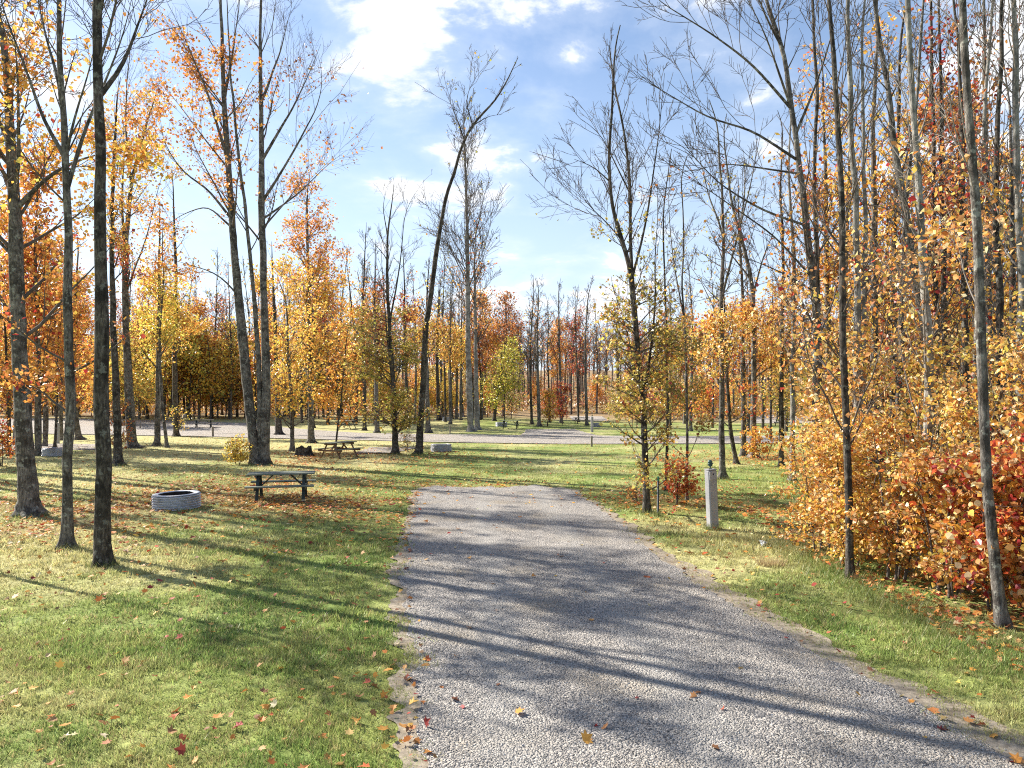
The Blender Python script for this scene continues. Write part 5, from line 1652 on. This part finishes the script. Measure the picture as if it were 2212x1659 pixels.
# ------------------------------------------------------------------ fallen leaves
def fallen():
    rng = np.random.default_rng(31)
    # the nearest ones each by itself
    kinds = []
    for nm, words_ in (('red', 'red'), ('deep_orange', 'orange'), ('crimson', 'dark red'), ('rust', 'brown'), ('gold', 'golden'), ('beech', 'tan')):
        for k in range(3):
            v = (LEAF_MAPLE if nm != 'beech' else LEAF_OVAL)[0].copy()
            f = (LEAF_MAPLE if nm != 'beech' else LEAF_OVAL)[1]
            v[:, 1] -= .4
            v[:, 2] = v[:, 2] * rng.uniform(.5, 2) + .35 * (v[:, 0] ** 2 + v[:, 1] ** 2) * rng.uniform(.2, 1.4) * rng.choice([1, 1, -.3])
            v[:, 2] -= v[:, 2].min()
            c = np.array(PAL[nm])[rng.integers(0, len(PAL[nm]))]
            kinds.append((mesh_from('fallen_leaf', v, f, M_LITTER, np.tile(c * .72 + .03, (len(v), 1))), words_))
    wts = np.array([2.6, 2.2, 1.2, 1.6, 1.0, 1.6])
    done = 0
    pts = []
    while done < 120:
        d = 4.9 + 6.8 * rng.random() ** .8
        x = rng.uniform(-.76, .76) * d
        side = float(pad_side(x, d))
        edge = math.exp(-(side / .35) ** 2)
        p = .07 if side > .2 else min(1, .55 + edge)
        if x > 5.3 and d < 10:
            p = .9
        if rng.random() > p:
            continue
        k = rng.choice(6, p=wts / wts.sum())
        me, w = kinds[k * 3 + rng.integers(0, 3)]
        z = float(H(x, d)) + (.028 if side > 0 else .035)
        s = rng.uniform(.04, .085)
        o = link('fallen_leaf', me, None, (x, d, z), (rng.normal(0, .28), rng.normal(0, .28), rng.random() * 6.28), (s, s, s))
        on = 'on the grey gravel of the drive' if side > .15 else ('on the bare dirt edge of the drive' if side > -.45 else ('on the green lawn' if x < 0 else 'on the grass verge below the hedge'))
        if x < 0 and side < -.45:
            on += ' close to the drive edge' if side > -1.3 else (' out in the open' if x > -2.9 else ' near the straight dark trunk')
        tag(o, f'{w} fallen {"maple" if w != "tan" else "beech"} leaf lying {on}', 'leaf', f'{w} fallen leaves {on}')
        done += 1
    # the rest as one carpet
    N = 130000
    d = 5 + 50 * rng.random(N) ** 1.0
    x = rng.uniform(-.82, .82, N) * d
    side = pad_side(x, d)
    road = (d > road_near(x)) & (d < road_far(x))
    p = litter(x, d) * np.where(side > .1, .10, 1) * np.where(road, .1, 1)
    under = (x > 5.2 + .04 * (d - 8)) & (d < 19) & (d > 5)
    p = np.where(under, .75, p)
    keep = rng.random(N) < p
    x, d, side = x[keep], d[keep], side[keep]
    pos = np.stack([x, d, H(x, d) + np.where(side > 0, .034, .03) + rng.uniform(0, .03, len(x)) * (side < 0)], 1)
    col = pick(rng, [('orange', 3), ('deep_orange', 3), ('red', 2), ('rust', 3), ('beech', 3), ('gold', 2)], len(pos))
    near = pos[:, 1] < 13
    v, f, c = leaf_mesh(rng, pos[~near], .105, col[~near] * .9, LEAF_KITE, 0.0, 1.2)
    v2, f2, c2 = leaf_mesh(rng, pos[near] + [0, 0, .008], .075, col[near] * .75 + .02, LEAF_MAPLE, 0.0, .95)
    v, f, c = np.concatenate([v, v2]), np.concatenate([f, f2 + len(v)]), np.concatenate([c, c2])
    o = link('fallen_leaves', mesh_from('fallen_leaves', v, f, M_LITTER, c))
    tag(o, 'scattered carpet of orange and brown fallen leaves on the lawn', 'fallen leaves', kind='stuff')
    return len(pos)


print('litter', fallen())


# ------------------------------------------------------------------ gravel stones and grass
def stones():
    rng = np.random.default_rng(71)
    N = 46000
    d = 4.6 + 8.5 * rng.random(N) ** 1.7
    x = pad_left(d) - .25 + (pad_right(d) - pad_left(d) + .6) * rng.random(N)
    side = pad_side(x, d)
    keep = (np.abs(x) < .78 * d + .3) & (rng.random(N) < np.where(side > .12, 1, np.exp(-((side - .12) / .16) ** 2)))
    x, d = x[keep], d[keep]
    M = len(x)
    s = rng.uniform(.0032, .0078, M) * (1 + .5 * (rng.random(M) < .06)) * (1 + .03 * (d - 5))
    O = np.array([(1, 0, 0), (0, 1, 0), (-1, 0, 0), (0, -1, 0), (0, 0, 1), (0, 0, -1)], float)
    V = O[None] * rng.uniform(.6, 1.25, (M, 6, 1)) + rng.normal(0, .22, (M, 6, 3))
    V[:, :, 2] *= .7
    a = rng.random(M) * 6.28
    ca, sa = np.cos(a)[:, None], np.sin(a)[:, None]
    V = np.stack([V[:, :, 0] * ca - V[:, :, 1] * sa, V[:, :, 0] * sa + V[:, :, 1] * ca, V[:, :, 2]], -1) * s[:, None, None]
    V += np.stack([x, d, H(x, d) + .024 + s * .25], 1)[:, None]
    F0 = np.array([(0, 1, 4), (1, 2, 4), (2, 3, 4), (3, 0, 4), (1, 0, 5), (2, 1, 5), (3, 2, 5), (0, 3, 5)])
    F = (F0[None] + 6 * np.arange(M)[:, None, None]).reshape(-1, 3)
    g = np.clip(rng.normal(.30, .13, M), .06, .60)
    C = np.stack([g * rng.uniform(.99, 1.05, M), g, g * rng.uniform(.90, 1.0, M)], 1) * .92
    o = link('gravel', mesh_from('gravel', V.reshape(-1, 3), F, M_STONE, np.repeat(C, 6, 0)))
    tag(o, 'loose crushed grey stones covering the near part of the drive', 'gravel', kind='stuff')


def grass():
    rng = np.random.default_rng(55)
    V, C = [], []

    def tufts(n, d0, d1, power, nb, hgt, wid, spread):
        d = d0 + (d1 - d0) * rng.random(n) ** power
        x = rng.uniform(-.79, .79, n) * d
        side = pad_side(x, d)
        # thin and ragged towards the gravel, with bare spots in the verge
        ex = -side
        pr = np.maximum(sstep(np.where(x < 1, -.12, .0), np.where(x < 1, .22, .40), ex + .55 * (vnoise(x, d, .4) - .5)), .55 * (ex > -.12) * sstep(.58, .70, vnoise(x + 7, d, .28)))
        pr = pr * np.where((x > 0) & (d < 16), sstep(.26, .52, fbm(x + 3, d, .9) + .18 * sstep(.6, 1.4, ex)), 1)
        pr = pr * (.45 + .55 * sstep(.25, .55, vnoise(x, d, .3)))
        shade_ = (x > 5.9 + .02 * d) & (d < 15)
        pr = pr * np.where(shade_, .06, 1) * np.where((d > road_near(x) - .3) & (d < road_far(x)), 0, 1)
        pr = pr * (1 - .55 * np.clip(litter(x, d), 0, 1))
        k = rng.random(n) < pr
        x, d, ex = x[k], d[k], ex[k]
        m = len(x)
        hs = hgt * (.55 + .9 * vnoise(x, d, .7)) * rng.uniform(.7, 1.3, m) * np.where(ex < .6, .8, 1)
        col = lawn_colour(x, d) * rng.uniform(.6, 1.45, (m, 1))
        straw = rng.random(m) < .20
        col[straw] = np.array([.34, .29, .13]) * rng.uniform(.7, 1.15, (straw.sum(), 1))
        # blades
        bx = np.repeat(x, nb) + rng.normal(0, spread, m * nb)
        by = np.repeat(d, nb) + rng.normal(0, spread, m * nb)
        h = np.repeat(hs, nb) * rng.uniform(.5, 1.15, m * nb)
        a = rng.random(m * nb) * 6.28
        lean = h * np.abs(rng.normal(.55, .35, m * nb))
        b = rng.random(m * nb) * 6.28
        w = wid * rng.uniform(.6, 1.3, m * nb)
        z = H(bx, by) + .05 * (fbm(bx, by, 4.0) - .5) * sstep(0.3, -1.0, pad_side(bx, by)) - .004
        p0 = np.stack([bx - np.cos(a) * w, by - np.sin(a) * w, z], 1)
        p1 = np.stack([bx + np.cos(a) * w, by + np.sin(a) * w, z], 1)
        p2 = np.stack([bx + np.cos(b) * lean, by + np.sin(b) * lean, z + h], 1)
        V.append(np.stack([p0, p1, p2], 1).reshape(-1, 3))
        cc = np.repeat(col, nb, 0) * rng.uniform(.65, 1.4, (m * nb, 1)) * rng.uniform(.94, 1.06, (m * nb, 3))
        C.append(np.repeat(np.clip(cc * 1.12, 0, .8), 3, 0))

    tufts(26000, 4.6, 8.5, 1.15, 9, .058, .0048, .030)
    tufts(28000, 7.5, 15, 1.2, 7, .066, .0075, .042)
    tufts(30000, 13, 30, 1.2, 5, .075, .013, .07)
    tufts(9000, 28, 60, 1.0, 4, .08, .020, .12)
    v = np.concatenate(V)
    f = np.arange(len(v)).reshape(-1, 3)
    o = link('grass', mesh_from('grass', v, f, M_BLADE, np.concatenate(C)))
    tag(o, 'short uneven lawn grass, green with straw patches', 'grass', kind='stuff')
    print('blades', len(f))
    # the dead tuft below the hedge and longer grass along it
    V2, C2 = [], []
    g = ground(1665, 1222)
    n = 420
    a = rng.random(n) * 6.28
    r = .16 * np.sqrt(rng.random(n))
    x = g[0] + r * np.cos(a) * 1.5
    y = g[1] + r * np.sin(a)
    h = rng.uniform(.08, .24, n)
    ln = h * rng.uniform(.1, .8, n)
    w = .003
    q = rng.random(n) * 6.28
    P = np.stack([np.stack([x - w * np.cos(q), y - w * np.sin(q), 0 * x], 1), np.stack([x + w * np.cos(q), y + w * np.sin(q), 0 * x], 1), np.stack([x + ln * np.cos(a), y + ln * np.sin(a), h], 1)], 1).reshape(-1, 3)
    C = np.repeat(np.array([.46, .36, .20]) * rng.uniform(.7, 1.15, (n, 1)), 3, 0)
    o = link('dead_grass_tuft', mesh_from('dead_grass_tuft', P - [g[0], g[1], 0], np.arange(3 * n).reshape(-1, 3), M_BLADE, C), loc=g)
    tag(o, 'tan dead grass tuft below the left end of the hedge', 'grass tuft')
    n = 5200
    y = rng.uniform(6.2, 14, n)
    x = 5.15 + .035 * (y - 8) + np.where(y < 9, (9 - y) * .12, 0) + rng.normal(0, .28, n)
    for (px, py, r_) in [(65, 1118, .30), (145, 1187, .16), (221, 1224, .19), (255, 1007, .3), (562, 1005, .5), (1397, 1110, .2), (1560, 1036, .2), (855, 983, .3), (905, 983, .3), (1540, 1144, .13), (1421, 1117, .06)]:
        b = ground(px, py)                           # the mower misses a collar round each foot
        a_ = rng.random(260) * 6.28
        rr_ = r_ * rng.uniform(.75, 1.45, 260)
        x = np.concatenate([x, b[0] + rr_ * np.cos(a_)])
        y = np.concatenate([y, b[1] + rr_ * np.sin(a_)])
    n = len(x)
    h = rng.uniform(.05, .20, n)
    a = rng.random(n) * 6.28
    ln = h * rng.uniform(.2, 1.0, n)
    w = .0035
    P = np.stack([np.stack([x - w * np.cos(a), y - w * np.sin(a), 0 * x], 1), np.stack([x + w * np.cos(a), y + w * np.sin(a), 0 * x], 1), np.stack([x + ln * np.sin(a), y - ln * np.cos(a), h], 1)], 1).reshape(-1, 3)
    pc = np.array([[.16, .19, .05], [.28, .25, .10], [.10, .15, .035]])[rng.integers(0, 3, n)]
    o = link('tall_grass', mesh_from('tall_grass', P, np.arange(3 * n).reshape(-1, 3), M_BLADE, np.repeat(pc, 3, 0)))
    tag(o, 'longer ragged grass along the hedge and round the feet of trunks', 'grass', kind='stuff')


tell_apart(('leaf',))
stones()
grass()
tot = 0
seen = set()
for o in COL.objects:
    if o.type == 'MESH' and o.data.name not in seen:
        seen.add(o.data.name)
        tot += sum(max(0, p - 2) for p in np.frombuffer(b'', int)) + len(o.data.loops) - 2 * len(o.data.polygons)
print('objects', len(COL.objects), 'triangles', tot)
